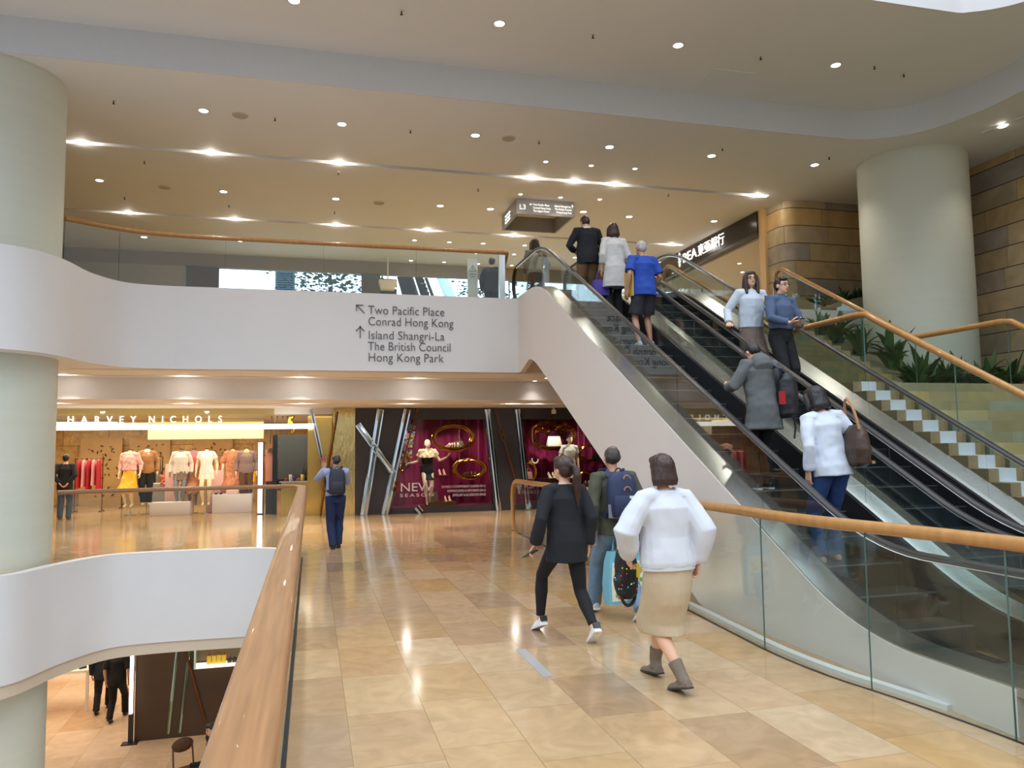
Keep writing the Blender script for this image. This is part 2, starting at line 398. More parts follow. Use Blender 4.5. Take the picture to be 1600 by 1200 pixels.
# far wall of the upper storey: bulkhead over a long window
blk = mat('bulkhead_paint', S(150, 138, 122), .6)
struct(MB().box(-11, 14.2, 24.0, 24.2, 7.10, 7.5).build('wall_far', blk, smooth=False), 'bulkhead above the far window of the upper storey', 'wall')
struct(MB().box(-11, -3.64, 24.0, 24.15, 4.5, 7.1).build('wall_far', mat('far_panel', S(170, 162, 150), .5), smooth=False), 'pale panel left of the far window', 'wall')
struct(MB().box(-3.62, -2.75, 23.95, 24.15, 4.5, 7.1).build('wall_far', mat('far_pier', S(96, 84, 70), .5), smooth=False), 'brown pier left of the far window', 'wall')
struct(MB().box(1.5, 2.04, 23.95, 24.15, 4.5, 7.1).build('wall_far', mat('far_pier2', S(110, 104, 96), .5), smooth=False), 'grey pier in the far window', 'wall')
struct(MB().box(2.04, 2.62, 24.6, 24.75, 4.5, 7.1).build('wall_far', charcoal, smooth=False), 'dark panel behind the white pendant lamp', 'wall')
w = MB()
for x in (-2.75, 1.46, 5.0, 6.2, 7.4): w.box(x, x+.04, 24.02, 24.08, 4.5, 7.1)
w = struct(w.build('window_1', mat('window_frame', S(120, 120, 116), .4), smooth=False), 'long far window of the upper storey', 'window')
MB().box(-2.7, 9.5, 24.04, 24.05, 4.5, 7.1).build('window_pane', glass('window_glass', (.90, .97, 1, 1)), w, smooth=False)
struct(MB().box(-12, 16, 24.75, 40, 4.2, 4.45).build('floor', mat('terrace_paving', S(170, 170, 166), .7), smooth=False), 'outdoor terrace beyond the far window', 'floor')
# black floor slots that hold the glass
slotm = mat('floor_slot', (.02, .02, .02, 1), .5)
def polyline_strip(path, wd, z, name, m):
    path = [V((p[0], p[1], z)) for p in path]; L_ = []; R_ = []
    for i, p in enumerate(path):
        t = (path[min(i+1, len(path)-1)]-path[max(i-1, 0)]).normalized(); nn = V((-t.y, t.x, 0))
        L_.append(p+nn*wd/2); R_.append(p-nn*wd/2)
    return MB().strip(L_, R_).build(name, m, smooth=False)
GR = smoothpath([(3.90, 14.6), (3.84, 13.2), (3.80, 11.5), (3.79, 9.5), (3.76, 7.6), (3.68, 6.4), (3.63, 5.6), (3.66, 5.0), (3.73, 4.62), (3.80, 4.25), (3.86, 3.8), (3.89, 3.3), (3.92, 2.8), (4.0, 2.2)], 6)
struct(polyline_strip([(p.x-.015, p.y) for p in GR], .022, .004, 'trim_11', slotm), 'black floor slot along the right glass', 'trim')
struct(polyline_strip([(-.128, -2), (-.128, 12.6)], .016, .004, 'trim_12', slotm), 'black floor slot along the left glass', 'trim')
glint_strip = [p+V((.09, .03, 0)) for p in GR if 4.05 < p.y < 9]  # white strip standing in for the bright reflection along the glass foot
struct(MB().sweep(glint_strip, [(-.035, 0), (.035, 0), (.035, .035), (-.035, .035)]).build('trim_13', white, smooth=False), 'white strip painted as a reflection behind the right glass', 'trim')
gi = mat('floor_inlay', S(168, 164, 164), .3)
struct(MB().box(1.66, 1.74, 5.55, 6.35, .001, .004).build('trim_14', gi, smooth=False), 'grey inlay strip in the bridge floor', 'trim')

# ================================================================== BALUSTRADES
glE = mat('glass_edge', S(84, 112, 104), .1)
def glass_run(parent, path, z0, z1, lens, th=.012):
    """panels of the given plan length along a plan path; z0/z1 numbers or functions of the point"""
    P = [V(p) for p in path]; acc = [0]
    for i in range(1, len(P)): acc.append(acc[-1]+(P[i]-P[i-1]).length)
    def at(s):
        for i in range(1, len(P)):
            if s <= acc[i] or i == len(P)-1:
                t = (s-acc[i-1])/max(acc[i]-acc[i-1], 1e-6); return P[i-1].lerp(P[i], min(max(t, 0), 1))
    s = 0; k = 0; out = []
    while s < acc[-1]-.15:
        L_ = lens[k % len(lens)]; e = min(s+L_-.012, acc[-1]); n = max(2, int((e-s)/.12))
        pts = [at(s+(e-s)*j/n) for j in range(n+1)]; rings = []
        for i, p in enumerate(pts):
            t = (pts[min(i+1, n)]-pts[max(i-1, 0)]); t.z = 0; t.normalize(); nn = V((-t.y, t.x, 0))*th/2
            a = z0(p) if callable(z0) else z0; b = z1(p) if callable(z1) else z1
            rings.append([V((p.x, p.y, a))-nn, V((p.x, p.y, b))-nn, V((p.x, p.y, b))+nn, V((p.x, p.y, a))+nn])
        g = MB().loft(rings, cap=False).build('glass_panel', gl, parent, smooth=30)
        out.append(g)
        # polished green edge at the end of the panel
        q = rings[-1]; t = (pts[-1]-pts[-2]); t.z = 0; t.normalize(); d = t*.004
        MB().loft([[x for x in q], [x+d for x in q]]).build('glass_edge', glE, g, smooth=False)
        s += L_; k += 1
    return out
flatp = [(.058*math.cos(a)*(1.0), .034*math.sin(a)) for a in [2*PI*k/16 for k in range(16)]]
roundp = [(.045*math.cos(a), .042*math.sin(a)) for a in [2*PI*k/14 for k in range(14)]]
# left rail of the bridge
L_path = [V((-.14, -1.5, 0))]+[V((-.14, y, 0)) for y in range(0, 12)]+[V((-.14, 12.3, 0))] + \
         [V((-.74+.6*math.cos(a*PI/16), 13.35+.6*math.sin(a*PI/16), 0)) for a in range(0, 9)] + \
         smoothpath([(-1.2, 13.95), (-2.4, 13.95), (-3.1, 13.9), (-3.9, 13.72)], 5)
bl = thing('balustrade', 'glass balustrade with broad oak handrail along the left of the bridge', 'railing', (-.14, 6, 0))
def sh(path, o): return [V(p)-V(o) for p in path]
o_ = V((-.14, 6, 0))
hp = [(.078*(abs(math.cos(a))**.6)*(1 if math.cos(a) > 0 else -1), .034*(abs(math.sin(a))**.7)*(1 if math.sin(a) > 0 else -1)) for a in [2*PI*k/20 for k in range(20)]]
MB().sweep([p-o_+V((0, 0, 1.045)) for p in L_path], hp).build('handrail', woody, bl)
glass_run(bl, [p-o_ for p in L_path], 0.0, 1.02, [3.0])
# right rail of the bridge: curls down to the floor at its far end
br = thing('balustrade', 'glass balustrade with oak handrail between bridge and escalator', 'railing', (3.78, 8, 0))
o_ = V((3.78, 8, 0))
def zr(p): return 1.085-.012*max(0, p.y+8-6)
G2 = [p-o_ for p in GR]
top = [p+V((0, 0, zr(p)+.02)) for p in G2]
e0 = top[0]
curl = smoothpath([(e0.x+.02, e0.y+.42, .02), (e0.x+.02, e0.y+.46, .35), (e0.x+.01, e0.y+.44, .72), (e0.x, e0.y+.30, .93), (e0.x, e0.y+.1, zr(G2[0])+.015)], 6)
MB().sweep(curl+top, roundp, ref=V((1, 0, .02))).build('handrail', wood, br)
glass_run(br, [V((e0.x+.01, e0.y+.3, 0))]+G2, 0.0, lambda p: zr(p)-.005, [1.9, 1.9, 1.9, 1.9, 1.55, 1.15, 1.0, .95])
# balcony rail
P_rail = [V((3.68, 14.68, 0)), V((3.0, 14.72, 0))]+[V((x, 14.72, 0)) for x in (2, 1, 0, -1)]+smoothpath([(-1.6, 14.72), (-2.4, 14.68), (-3.15, 14.5), (-4.0, 13.98)], 6)
bu = thing('balustrade', 'glass balustrade with oak handrail on the upper balcony above the lettering', 'railing', (0, 14.7, 4.5))
o_ = V((0, 14.7, 4.5))
q = [p-o_+V((0, 0, 4.5+1.06)) for p in P_rail]
curl = smoothpath([(3.78, .5, .1), (3.80, .52, .5), (3.80, .42, .85), (3.80, .22, 1.02)], 5)
MB().sweep(curl+smoothpath([(3.79, .12, 1.05), (3.74, .0, 1.06), (3.55, .02, 1.06)], 4)+q[1:], roundp).build('handrail', wood, bu)
glass_run(bu, [p-o_+V((0, 0, 4.5)) for p in P_rail], 0.05, 1.04, [1.75])
MB().box(3.60, 3.72, -.02, .06, .05, 1.0).build('end_clamp', steel, bu)
# ================================================================== ESCALATORS
SL = .54
def deck_z(y): return min(max(1.39+SL*(y-7.05), .28), 4.62)
def nose_z(y): return min(max(1.2+SL*(y-7.05), 0.), 4.5)
def softprofile(fn, y0, y1, n=90, w=.55):
    """profile line with the bends rounded off"""
    out = []
    for i in range(n+1):
        y = y0+(y1-y0)*i/n
        out.append((y, sum(fn(y+w*(k-4)/4) for k in range(9))/9))
    return out
Y0, Y1 = 3.1, 15.5
def rail_z(y): return min(max(1.46+SL*(y-6.07), .90), 5.43)
stepm = mat('step_tread', (.022, .022, .024, 1), .55, .3, bump=.6, bscale=1, stretch=(140, 1, 1))
riserm = mat('step_riser', (.018, .018, .02, 1), .45, .3, bump=.6, bscale=1, stretch=(140, 1, 1))
edgem = mat('step_edge', (.30, .30, .30, 1), .35, .8)
trussm = mat('truss_paint', (.70, .655, .63, 1), .5, var=.02, scale=2)
skirtm = mat('skirt_panel', (.035, .035, .038, 1), .3, .4)
def prof_strip(b, prof, x0, x1, dz0, dz1, off=0.):
    """ribbon following a profile, between x0 and x1"""
    b.strip([V((x0, y, z+dz0)) for y, z in prof], [V((x1, y, z+dz1)) for y, z in prof])
def escalator(x0, x1, label, left_panel, ls, rs):
    """x0..x1 over the decks; ls/rs = deck widths"""
    cx = (x0+x1)/2
    o = V((cx, 6.0, 0)); rt = thing('escalator', label, 'escalator', o)
    dp = softprofile(deck_z, Y0, Y1); 
    # truss: white cladding at the side, dark body inside
    def bottom(y):
        if y < 7.34: return 0.
        if y < 13.1: return .538*(y-7.34)
        if y < 13.75: return 3.10+.20*math.sin((y-13.1)/.65*PI/2)
        return 3.30-.18*min((y-13.75)/.6, 1)
    b = MB(); top_ = []; bot_ = []
    yc = 3.66 if left_panel else Y0; ys = [yc+(14.6-yc)*i/90 for i in range(91)]
    dpf = lambda y: sum(deck_z(y+.55*(k-4)/4) for k in range(9))/9
    if left_panel:
        rings = [[V((x0, y, bottom(y))), V((x0, y, dpf(y)-.012)), V((x0+.10, y, dpf(y)-.012)), V((x0+.10, y, bottom(y)))] for y in ys]
        b.loft(rings).build('side_cladding', trussm, rt, origin=o).location = (0, 0, 0); b = MB()
    rings = [[V((x0+.10, y, bottom(y)+.02)), V((x0+.10, y, nose_z(y)-.26 if y > 4.9 else nose_z(y)-.05)), V((x1-.02, y, nose_z(y)-.26 if y > 4.9 else nose_z(y)-.05)), V((x1-.02, y, bottom(y)+.02))] for y in ys if nose_z(y)-.3 > bottom(y)+.03 or y > 8]
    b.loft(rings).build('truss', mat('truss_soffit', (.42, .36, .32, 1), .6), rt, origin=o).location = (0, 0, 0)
    # steel decks
    for s, (a, w, nm, rise_) in enumerate(((x0, ls, 'deck', .05), (x1-rs, rs, 'deck', .27))):
        b = MB(); n = len(dp)
        rings = [[V((a, y, z-.05)), V((a+.01, y, z)), V((a+w*.96, y, z+rise_*w)), V((a+w, y, z+rise_*w*.9)), V((a+w, y, z-.05))] for y, z in dp]
        b.loft(rings).build(nm, steel, rt, origin=o).location = (0, 0, 0)
    # black skirt walls at both sides of the steps
    for a in (x0+ls, x1-rs-.03):
        b = MB(); rings = [[V((a, y, z-.34)), V((a, y, z-.003)), V((a+.03, y, z-.003)), V((a+.03, y, z-.34))] for y, z in dp]
        b.loft(rings).build('skirt', skirtm, rt, origin=o).location = (0, 0, 0)
    # glass sides, handrails
    hp = softprofile(rail_z, 3.4, 14.6, 80, .5)
    for a in (x0+ls*.78, x1-rs*.78):
        seg = [0, 10, 22, 34, 46, 58, 70, len(hp)-1]
        for i in range(len(seg)-1):
            b = MB(); rings = []
            for k in range(seg[i], seg[i+1]+1):
                y, z = hp[k]
                if k == seg[i]: y += .006
                zb = dpf(y)-.02
                rings.append([V((a-.006, y, zb)), V((a-.006, y, z-.02)), V((a+.006, y, z-.02)), V((a+.006, y, zb))])
            b.loft(rings).build('glass_panel', glesc, rt, smooth=30, origin=o).location = (0, 0, 0)
        # rounded newel glass at the top
        b = MB(); r = .36; zc = 5.43-r; arc = [(14.6, dpf(14.6)-.02), (14.6, 5.41)]+[(15.2+r*math.sin(t), zc-.02+r*math.cos(t)) for t in [k*PI/12 for k in range(0, 10)]]+[(15.3, dpf(15.2)-.02)]
        b.prism(arc, 0, a-.006, a+.006).build('glass_panel', glesc, rt, smooth=False, origin=o).location = (0, 0, 0)
        # newel at the foot
        zf = .90-r; MB().prism([(3.4, dpf(3.66)-.02), (3.4, .88)]+[(3.2-r*math.sin(t), zf-.02+r*math.cos(t)) for t in [k*PI/12 for k in range(0, 11)]]+[(3.1, dpf(3.66)-.06)], 0, a-.006, a+.006).build('glass_panel', glesc, rt, smooth=False, origin=o).location = (0, 0, 0)
        path = [V((a, 3.2-r*math.sin(t), zf+r*math.cos(t))) for t in [k*PI/14 for k in range(13, -1, -1)]]+[V((a, y, z)) for y, z in hp]+[V((a, 15.2+r*math.sin(t), zc+r*math.cos(t))) for t in [k*PI/14 for k in range(0, 14)]]
        b = MB(); b.sweep(path, [(.022*math.cos(t), .040*math.sin(t)) for t in [2*PI*k/12 for k in range(12)]], ref=V((1, .001, 0)))
        # the belt is broad across, flat upright
        b.build('handrail', black, rt, origin=o).location = (0, 0, 0)
        b = MB(); b.sweep([p-V((0, 0, .026)) for p in path[14:-12]], [(.012*math.cos(t), .016*math.sin(t)) for t in [2*PI*k/8 for k in range(8)]], ref=V((1, .001, 0))).build('rail_guide', steel, rt, origin=o).location = (0, 0, 0)
    # steps
    xa, xb = x0+ls+.035, x1-rs-.035
    for k in range(0, 22):
        z = .2*k; y = 7.05+(z-1.2)/SL
        b = MB(); b.box(xa, xb, y, y+.41, z-.03, z); b.box(xa, xb, y-.005, y+.02, z-.21, z-.002)
        st = b.build('step', stepm, rt, smooth=False, origin=(cx, y, z)); st.location = V((cx, y, z))-o
        MB().box(xa-cx, xb-cx, -.008, .03, -.004, .004).build('step_edge', edgem, st, smooth=False)
    MB().box(xa, xb, 2.6, 7.05+(-1.2)/SL, -.03, .002).build('landing_plate', edgem, rt, smooth=False, origin=o).location = (0, 0, 0)
    MB().box(xa, xb, 7.05+(4.4-1.2)/SL+.1, 15.6, 4.44, 4.51).build('landing_plate', edgem, rt, smooth=False, origin=o).location = (0, 0, 0)
    return rt
escA = escalator(3.92, 5.42, 'ascending escalator with broad white side, beside the bridge', True, .26, .20)
escB = escalator(5.44, 6.95, 'descending escalator between the rising one and the stone stairs', False, .16, .26)

# ================================================================== STAIRS
RISE, TR = .138, .2556
stone_s = tile('stair_stone', 0, 2, .62, RISE, [S(150, 140, 96), S(134, 132, 104), S(168, 150, 96), S(126, 140, 130), S(176, 160, 104), S(142, 128, 90), S(156, 146, 110)], joint=.003, jcol=S(110, 104, 76), rough=.35, vein=.06, v0=.002)
blockw = mat('white_block', (.78, .80, .83, 1), .45)
blockb = mat('beige_block', S(176, 150, 112), .5, var=.1)
nstep = 18
ybase = 9.0-nstep*TR
str_ = thing('staircase', 'broad stone staircase beside the descending escalator', 'stairs', (8.6, 4.4, 0))
o_ = V((8.6, ybase, 0)); str_.location = o_
LW = (7.56, 11.9)
for k in range(1, nstep+1):
    y = ybase+(k-1)*TR; z = k*RISE
    b = MB(); b.box(LW[0], LW[1], y, y+TR+.02, z-RISE-.02, z).build('step', stone_s, str_, smooth=False, origin=o_).location = (0, 0, 0)
# landing and the upper, narrower flight
ZL = nstep*RISE
MB().box(6.97, 11.9, 9.0, 11.0, ZL-.25, ZL).build('landing', stone_s, str_, smooth=False, origin=o_).location = (0, 0, 0)
n2 = 15; R2 = (4.5-ZL)/n2; T2 = .262
for k in range(1, n2+1):
    y = 10.95+(k-1)*T2; z = ZL+k*R2
    MB().box(6.97, 9.98, y, y+T2+.02, z-R2-.02, z).build('step', stone_s, str_, smooth=False, origin=o_).location = (0, 0, 0)
MB().box(6.97, 10.0, 10.95+n2*T2, 15.2, 4.3, 4.5).build('landing', stone_s, str_, smooth=False, origin=o_).location = (0, 0, 0)
# stepped blocks at the escalator side: beige, white, beige, then the dark gap
for k in range(1, nstep+1):
    y = ybase+(k-1)*TR; z = k*RISE
    bl_ = MB().box(6.97, 7.47, y-.02, y+TR-.02, max(z-RISE*2.2, 0), z+.005).build('edge_block', blockb, str_, smooth=False, origin=(7.2, y, z)); bl_.location = V((7.2, y, z))-o_
    MB().box(7.10-7.2, 7.33-7.2, -.026, TR-.022, -RISE*1.1, .009).build('white_face', blockw, bl_, smooth=False)
MB().prism([(ybase, -.05), (9.0, ZL-.14), (9.0, ZL-.5), (ybase, -.3)], 0, 7.47, 7.56).build('shadow_gap', slotm, str_, smooth=False, origin=o_).location = (0, 0, 0)
# stair balustrades: incline, level over the landing, incline
def stair_rail(label, x, yl0, yl1, ybot, ytop, zl, nos, rl):
    o = V((x, yl0, ZL)); t = thing('balustrade', label, 'railing', o)
    zt = 5.52; zb = zl-(yl0-ybot)*SL
    pts = [(ybot, zb), (yl0-.25, zl-.25*SL), (yl0-.08, zl-.03), (yl0+.12, zl), (yl1-.1, zl), (yl1+.1, zl+.03), (ytop-.12, zt-.06), (ytop+.06, zt), (ytop+.22, zt-.05), (ytop+.28, zt-.3), (ytop+.28, zt-.95)]
    P = []
    for i, p in enumerate(pts):
        P.append(V((x, p[0], p[1]))-o)
    # more points on the long runs, so that the bends stay short
    Q = []
    for i in range(len(P)-1):
        n = max(1, int((P[i+1]-P[i]).length/.3))
        for k in range(n): Q.append(P[i].lerp(P[i+1], k/n))
    Q.append(P[-1])
    MB().sweep(Q, roundp, ref=V((1, 0, 0))).build('handrail', wood, t)
    def zrail(y):
        if y < yl0: return zl-(yl0-y)*SL
        if y < yl1: return zl
        return min(zl+(y-yl1)*(zt-zl)/(ytop-yl1), zt)
    for (a, b_) in [(ybot+i*1.45, min(ybot+(i+1)*1.45, yl0)-.012) for i in range(6) if ybot+i*1.45 < yl0-.2]+[(yl0, yl1)]+[(yl1+.012+i*1.3, min(yl1+(i+1)*1.3, ytop)) for i in range(4) if yl1+i*1.3 < ytop-.2]:
        g = MB().prism([(a-yl0, zrail(a)-.03-ZL), (b_-yl0, zrail(b_)-.03-ZL), (b_-yl0, zrail(b_)-1.05-ZL), (a-yl0, zrail(a)-1.05-ZL)], 0, -.006, .006).build('glass_panel', gl, t, smooth=False)
        MB().prism([(a-.006-yl0, zrail(a)-.03-ZL), (a-yl0, zrail(a)-.03-ZL), (a-yl0, zrail(a)-1.05-ZL), (a-.006-yl0, zrail(a)-1.05-ZL)], 0, -.007, .007).build('glass_edge', glE, g, smooth=False)
    return t
stair_rail('glass balustrade with oak handrail at the left side of the stone stairs', 7.42, 9.02, 10.9, 4.6, 14.9, 3.47, None, None)
stair_rail('glass balustrade with oak handrail at the right of the stone stairs, before the plants', 10.05, 9.14, 10.95, 5.5, 14.7, 3.47, None, None)

# ================================================================== PLANTERS AND PLANTS
cope = mat('planter_stone', S(150, 138, 106), .45, var=.12, scale=3)
soil = mat('soil', S(44, 34, 24), .9, var=.3)
pl = thing('planter', 'stone planter at the back of the landing, round the right column', 'planter', (11, 10.5, ZL))
MB().box(-.85, 2.6, .5, .98, -2.4, -.02).build('soil_bed', soil, pl, smooth=False)
MB().box(-.92, -.80, .4, 1.0, -2.4, .12).build('side_wall', cope, pl, smooth=False)
MB().box(-.92, 2.6, .32, .5, -2.4, .16).build('front_wall', cope, pl, smooth=False)
pl2 = thing('planter', 'stone planter with sloping coping at right edge of the stairs', 'planter', (12.6, 8, 0))
MB().prism([(-3.8, 0), (-3.8, 1.25), (-.6, 2.62), (2.82, 2.62), (2.82, 0)], 0, -.68, -.55).build('side_wall', cope, pl2, smooth=False)
MB().prism([(-3.8, 0), (-3.8, 1.15), (-.6, 2.5), (2.7, 2.5), (2.7, 0)], 0, -.55, 1.0).build('soil_bed', soil, pl2, smooth=False)
pl3 = thing('planter', 'raised planter with sloping coping against the back stone wall', 'planter', (11.5, 15.2, 4))
MB().prism([(-1.3, .5), (-1.3, 1.0), (-.3, .75), (2.1, 1.35), (2.1, .5)], 1, -.35, -.22).build('front_wall', cope, pl3, smooth=False)
MB().prism([(-1.3, .5), (-1.3, .9), (-.3, .65), (2.1, 1.25), (2.1, .5)], 1, -.22, .5).build('soil_bed', soil, pl3, smooth=False)
leafm = mat('dark_green_leaf', S(50, 88, 42), .38, var=.45, scale=5)
leafm2 = mat('mid_green_leaf', S(76, 110, 52), .4, var=.45, scale=5)
def plant_mesh(h, nleaf, seed, spread=.9, wid=.055):
    rnd = random.Random(seed); b = MB()
    for i in range(nleaf):
        az = rnd.uniform(0, 2*PI); L_ = h*rnd.uniform(.6, 1.15); lean = rnd.uniform(.15, spread); w = wid*rnd.uniform(.7, 1.3)
        d = V((math.cos(az), math.sin(az), 0)); s = V((-d.y, d.x, 0)); base = V((rnd.uniform(-.1, .1), rnd.uniform(-.1, .1), 0))
        A = []; B = []; Cc = []
        for k in range(7):
            t = k/6; r = L_*lean*(t**1.5); z = L_*(t*(1-.35*lean)-.38*lean*t**3)
            p = base+d*r+V((0, 0, z)); ww = w*math.sin(PI*min(.08+t*.92, 1))**.8 if t < 1 else .002
            ww = max(ww, .004); A.append(p-s*ww+V((0, 0, ww*.35))); B.append(p); Cc.append(p+s*ww+V((0, 0, ww*.35)))
        b.strip(A, B); b.strip(B, Cc)
    return b
PM = []
for i, (h, n, sd, w_) in enumerate([(.75, 30, 1, .06), (.62, 34, 2, .055), (.85, 28, 3, .065)]):
    bmx = plant_mesh(h, n, sd, wid=w_); me = bpy.data.meshes.new('leafy_plant'); bmx.bm.to_mesh(me); bmx.bm.free(); me.materials.append(leafm if i != 1 else leafm2)
    me.polygons.foreach_set('use_smooth', [True]*len(me.polygons)); PM.append(me)
def plants(spots, group, pref):
    n = len(spots)
    for i, (x, y, z, s, k) in enumerate(spots):
        o = bpy.data.objects.new('leafy_plant', PM[k % 3]); COL.objects.link(o); o.location = (x, y, z); o.scale = (s, s, s); o.rotation_euler = (0, 0, i*1.7)
        tag(o, '%s, %s' % (pref, nth(i, n)), 'plant', group)
sp_ = [(10.32+.20*i, 11.24+.16*((i*2) % 3), ZL-.02, (1.12 if i < 5 else .85)+.12*((i*7) % 3), i) for i in range(12)]
plants(sp_, 'plants in the landing planter', 'dark leafy plant in the planter behind the landing glass')
sp_ = [(10.5, 12.9, ZL+.55, 1.05, 0), (10.55, 13.6, ZL+.9, 1.0, 2), (10.6, 14.2, ZL+1.25, .9, 1), (10.65, 12.2, ZL+.1, 1.1, 2)]
MB().prism([(11.0, ZL-.6), (11.0, ZL), (14.6, ZL+1.71), (14.6, ZL-.6)], 0, 10.1, 11.0).build('planter', cope, None, smooth=False)
tag(COL.objects[-1], 'sloping planter bank along the upper flight of the stairs', 'planter')
plants(sorted([(x, y, ZL+(y-11)*.475, s, k) for x, y, z, s, k in sp_]), 'plants beside the upper flight', 'spiky dark plant beside the upper flight of stairs')
sp_ = [(12.2+.25*(i % 2), 5.6+.30*i, (1.15+(5.6+.30*i-4.2)*.42 if 5.6+.30*i < 7.4 else 2.5), 1.0+.12*(i % 3), i) for i in range(17)]
plants(list(reversed(sp_)), 'plants in the side planter', 'low leafy plant in the planter at the right edge')
plants([(11.3+.4*i, 15.25+.1*(i % 2), 4.62+.1+.085*i, .62, i) for i in range(5)], 'plants in the raised planter', 'small leafy plant in the raised planter by the back wall')
# ================================================================== SIGNS
letg = mat('grey_letter', S(96, 90, 90), .5)
litw = emit('lit_letter', (1, .96, .9, 1), 1.0)
ws = thing('direction_sign', 'grey direction lettering with two arrows on the white balcony band', 'sign', (.77, 14.475, 4.335))
LT = [('Two Pacific Place', 4.26, 1.36), ('Conrad Hong Kong', 4.045, 1.52), ('Island Shangri-La', 3.785, 1.35), ('The British Council', 3.575, 1.47), ('Hong Kong Park', 3.365, 1.33)]
for s_, z, w_ in [(a, z, b*1.06) for a, z, b in LT]:
    text(s_, .235, 'lettering', letg, ws, (1.03-.8, .0, z-4.4), depth=.012, width=w_, bold=-.003)
def bars(name, segs, th, m, parent, dep=.012):
    b = MB()
    for (x0, z0, x1, z1) in segs:
        d = V((x1-x0, 0, z1-z0)); n = V((-d.z, 0, d.x)).normalized()*th/2
        p = [V((x0, 0, z0))+n, V((x1, 0, z1))+n, V((x1, 0, z1))-n, V((x0, 0, z0))-n]
        b.loft([[q+V((0, -dep, 0)) for q in p], [q+V((0, dep*.3, 0)) for q in p]])
    return b.build(name, m, parent, smooth=False)
bars('arrow', [(.02, .02, .17, -.13), (.02, .03, .02, -.09), (.01, .02, .15, .02)], .015, letg, ws)
bars('arrow', [(.09, -.37, .09, -.60), (.10, -.38, .01, -.47), (.08, -.38, .17, -.47)], .015, letg, ws)
# ceiling sign: a hanging ring of four panels
sg = mat('sign_grey', S(150, 148, 146), .5)
cs = thing('ceiling_sign', 'square grey ring of sign panels hung from the ceiling above the escalator head', 'sign', (5.3, 17.7, 7.5))
x0, x1, y0, y1 = 4.62-5.3, 6.05-5.3, 17.05-17.7, 18.5-17.7
for (a, b_, c, d) in ((x0, x1, y0, y0+.05), (x0, x1, y1-.05, y1), (x0, x0+.05, y0+.05, y1-.05), (x1-.05, x1, y0+.05, y1-.05)):
    MB().box(a, b_, c, d, -.37, 0).build('panel', sg, cs, smooth=False)
text('L3', .17, 'lettering', litw, cs, (x0+.06, y0-.006, -.26), depth=.003)
for i, s_ in enumerate(('Two Pacific Place', 'Conrad Hong Kong', 'The Upper House')): text(s_, .066, 'lettering', litw, cs, (x0+.40, y0-.006, -.15-.075*i), depth=.003, width=(.40, .43, .40)[i])
for i, s_ in enumerate(('Island Shangri-La', 'The British Council', 'Hong Kong Park')): text(s_, .066, 'lettering', litw, cs, (x1-.07-(.02 if i == 0 else 0), y0-.006, -.15-.075*i), align='RIGHT', depth=.003, width=(.40, .42, .38)[i])
a_ = bars('arrow', [(0, 0, .06, 0), (0, 0, .025, .025), (0, 0, .025, -.025)], .012, litw, cs, .003); a_.location = (x0+.32, y0-.004, -.13)
a_ = bars('arrow', [(0, .05, 0, -.02), (0, .05, .02, .02), (0, .05, -.02, .02)], .012, litw, cs, .003); a_.location = (x1-.05, y0-.004, -.13)
for i, s_ in enumerate(('Two Pacific Place', 'Island Shangri-La', 'Hong Kong Park')): text(s_, .075, 'lettering', litw, cs, (x0-.006, y1-.35, -.16-.08*i), rot=(PI/2, 0, -PI/2), depth=.003)
# bank front on the upper storey
bk = thing('bank_facade', 'dark fascia of the bank on the upper storey with white lit sign', 'shop front', (10.8, 16.7, 4.5))
bkp = mat('bank_fascia', S(40, 30, 24), .22, var=.1)
MB().box(-.02, .3, 0.05, 7.2, 2.46, 2.99).build('fascia', bkp, bk, smooth=False)
MB().box(.3, 3.2, .05, 7.2, 2.40, 2.46).build('soffit', ceilp, bk, smooth=False)
MB().box(-.03, .1, .05, 7.2, 2.385, 2.46).build('trim', dark, bk, smooth=False)
MB().box(3.2, 3.36, .05, 7.2, 0, 2.4).build('back_wall', warm, bk, smooth=False)
for i, (s_, y, sz) in enumerate((('BEA', 4.03, .40), ('東亞銀行', 3.08, .36))):
    text(s_, sz, 'lettering', litw, bk, (-.03, y, 2.60), rot=(PI/2, 0, -PI/2), depth=.01, width=(.85 if i == 0 else 1.45))
b = MB()
for k in range(4): b.box(-.045, -.025, 4.13+.055*abs(1.5-k)*.4, 4.30-.055*abs(1.5-k)*.4, 2.57+k*.095, 2.64+k*.095)
b.box(-.04, -.025, 4.19, 4.24, 2.53, 2.97); b.build('emblem', litw, bk, smooth=False)
# store name over the shop entrance
hs = thing('shop_sign', 'thin lit letters of the store name above the white light bar', 'sign', (-3.8, 19.72, 2.3))
for ch_s, xx, ww in (('HARVEY', -1.66, 1.44), ('NICHOLS', .06, 1.62)):
    text(ch_s, .23, 'lettering', emit('sign_letter', (1, .95, .72, 1), 1.5), hs, (xx, 0, .045), depth=.02, space=2.4, width=ww)
MB().box(-2.4, 3.84, -.06, .04, -.12, .0).build('light_bar', emit('light_bar', (1, .97, .86, 1), 3.0), hs, smooth=False)
MB().box(-2.4, 2.9, .10, .12, .0, .38).build('sign_glass', glass('sign_glass', (.86, .80, .62, 1), 1.5), hs, smooth=False)

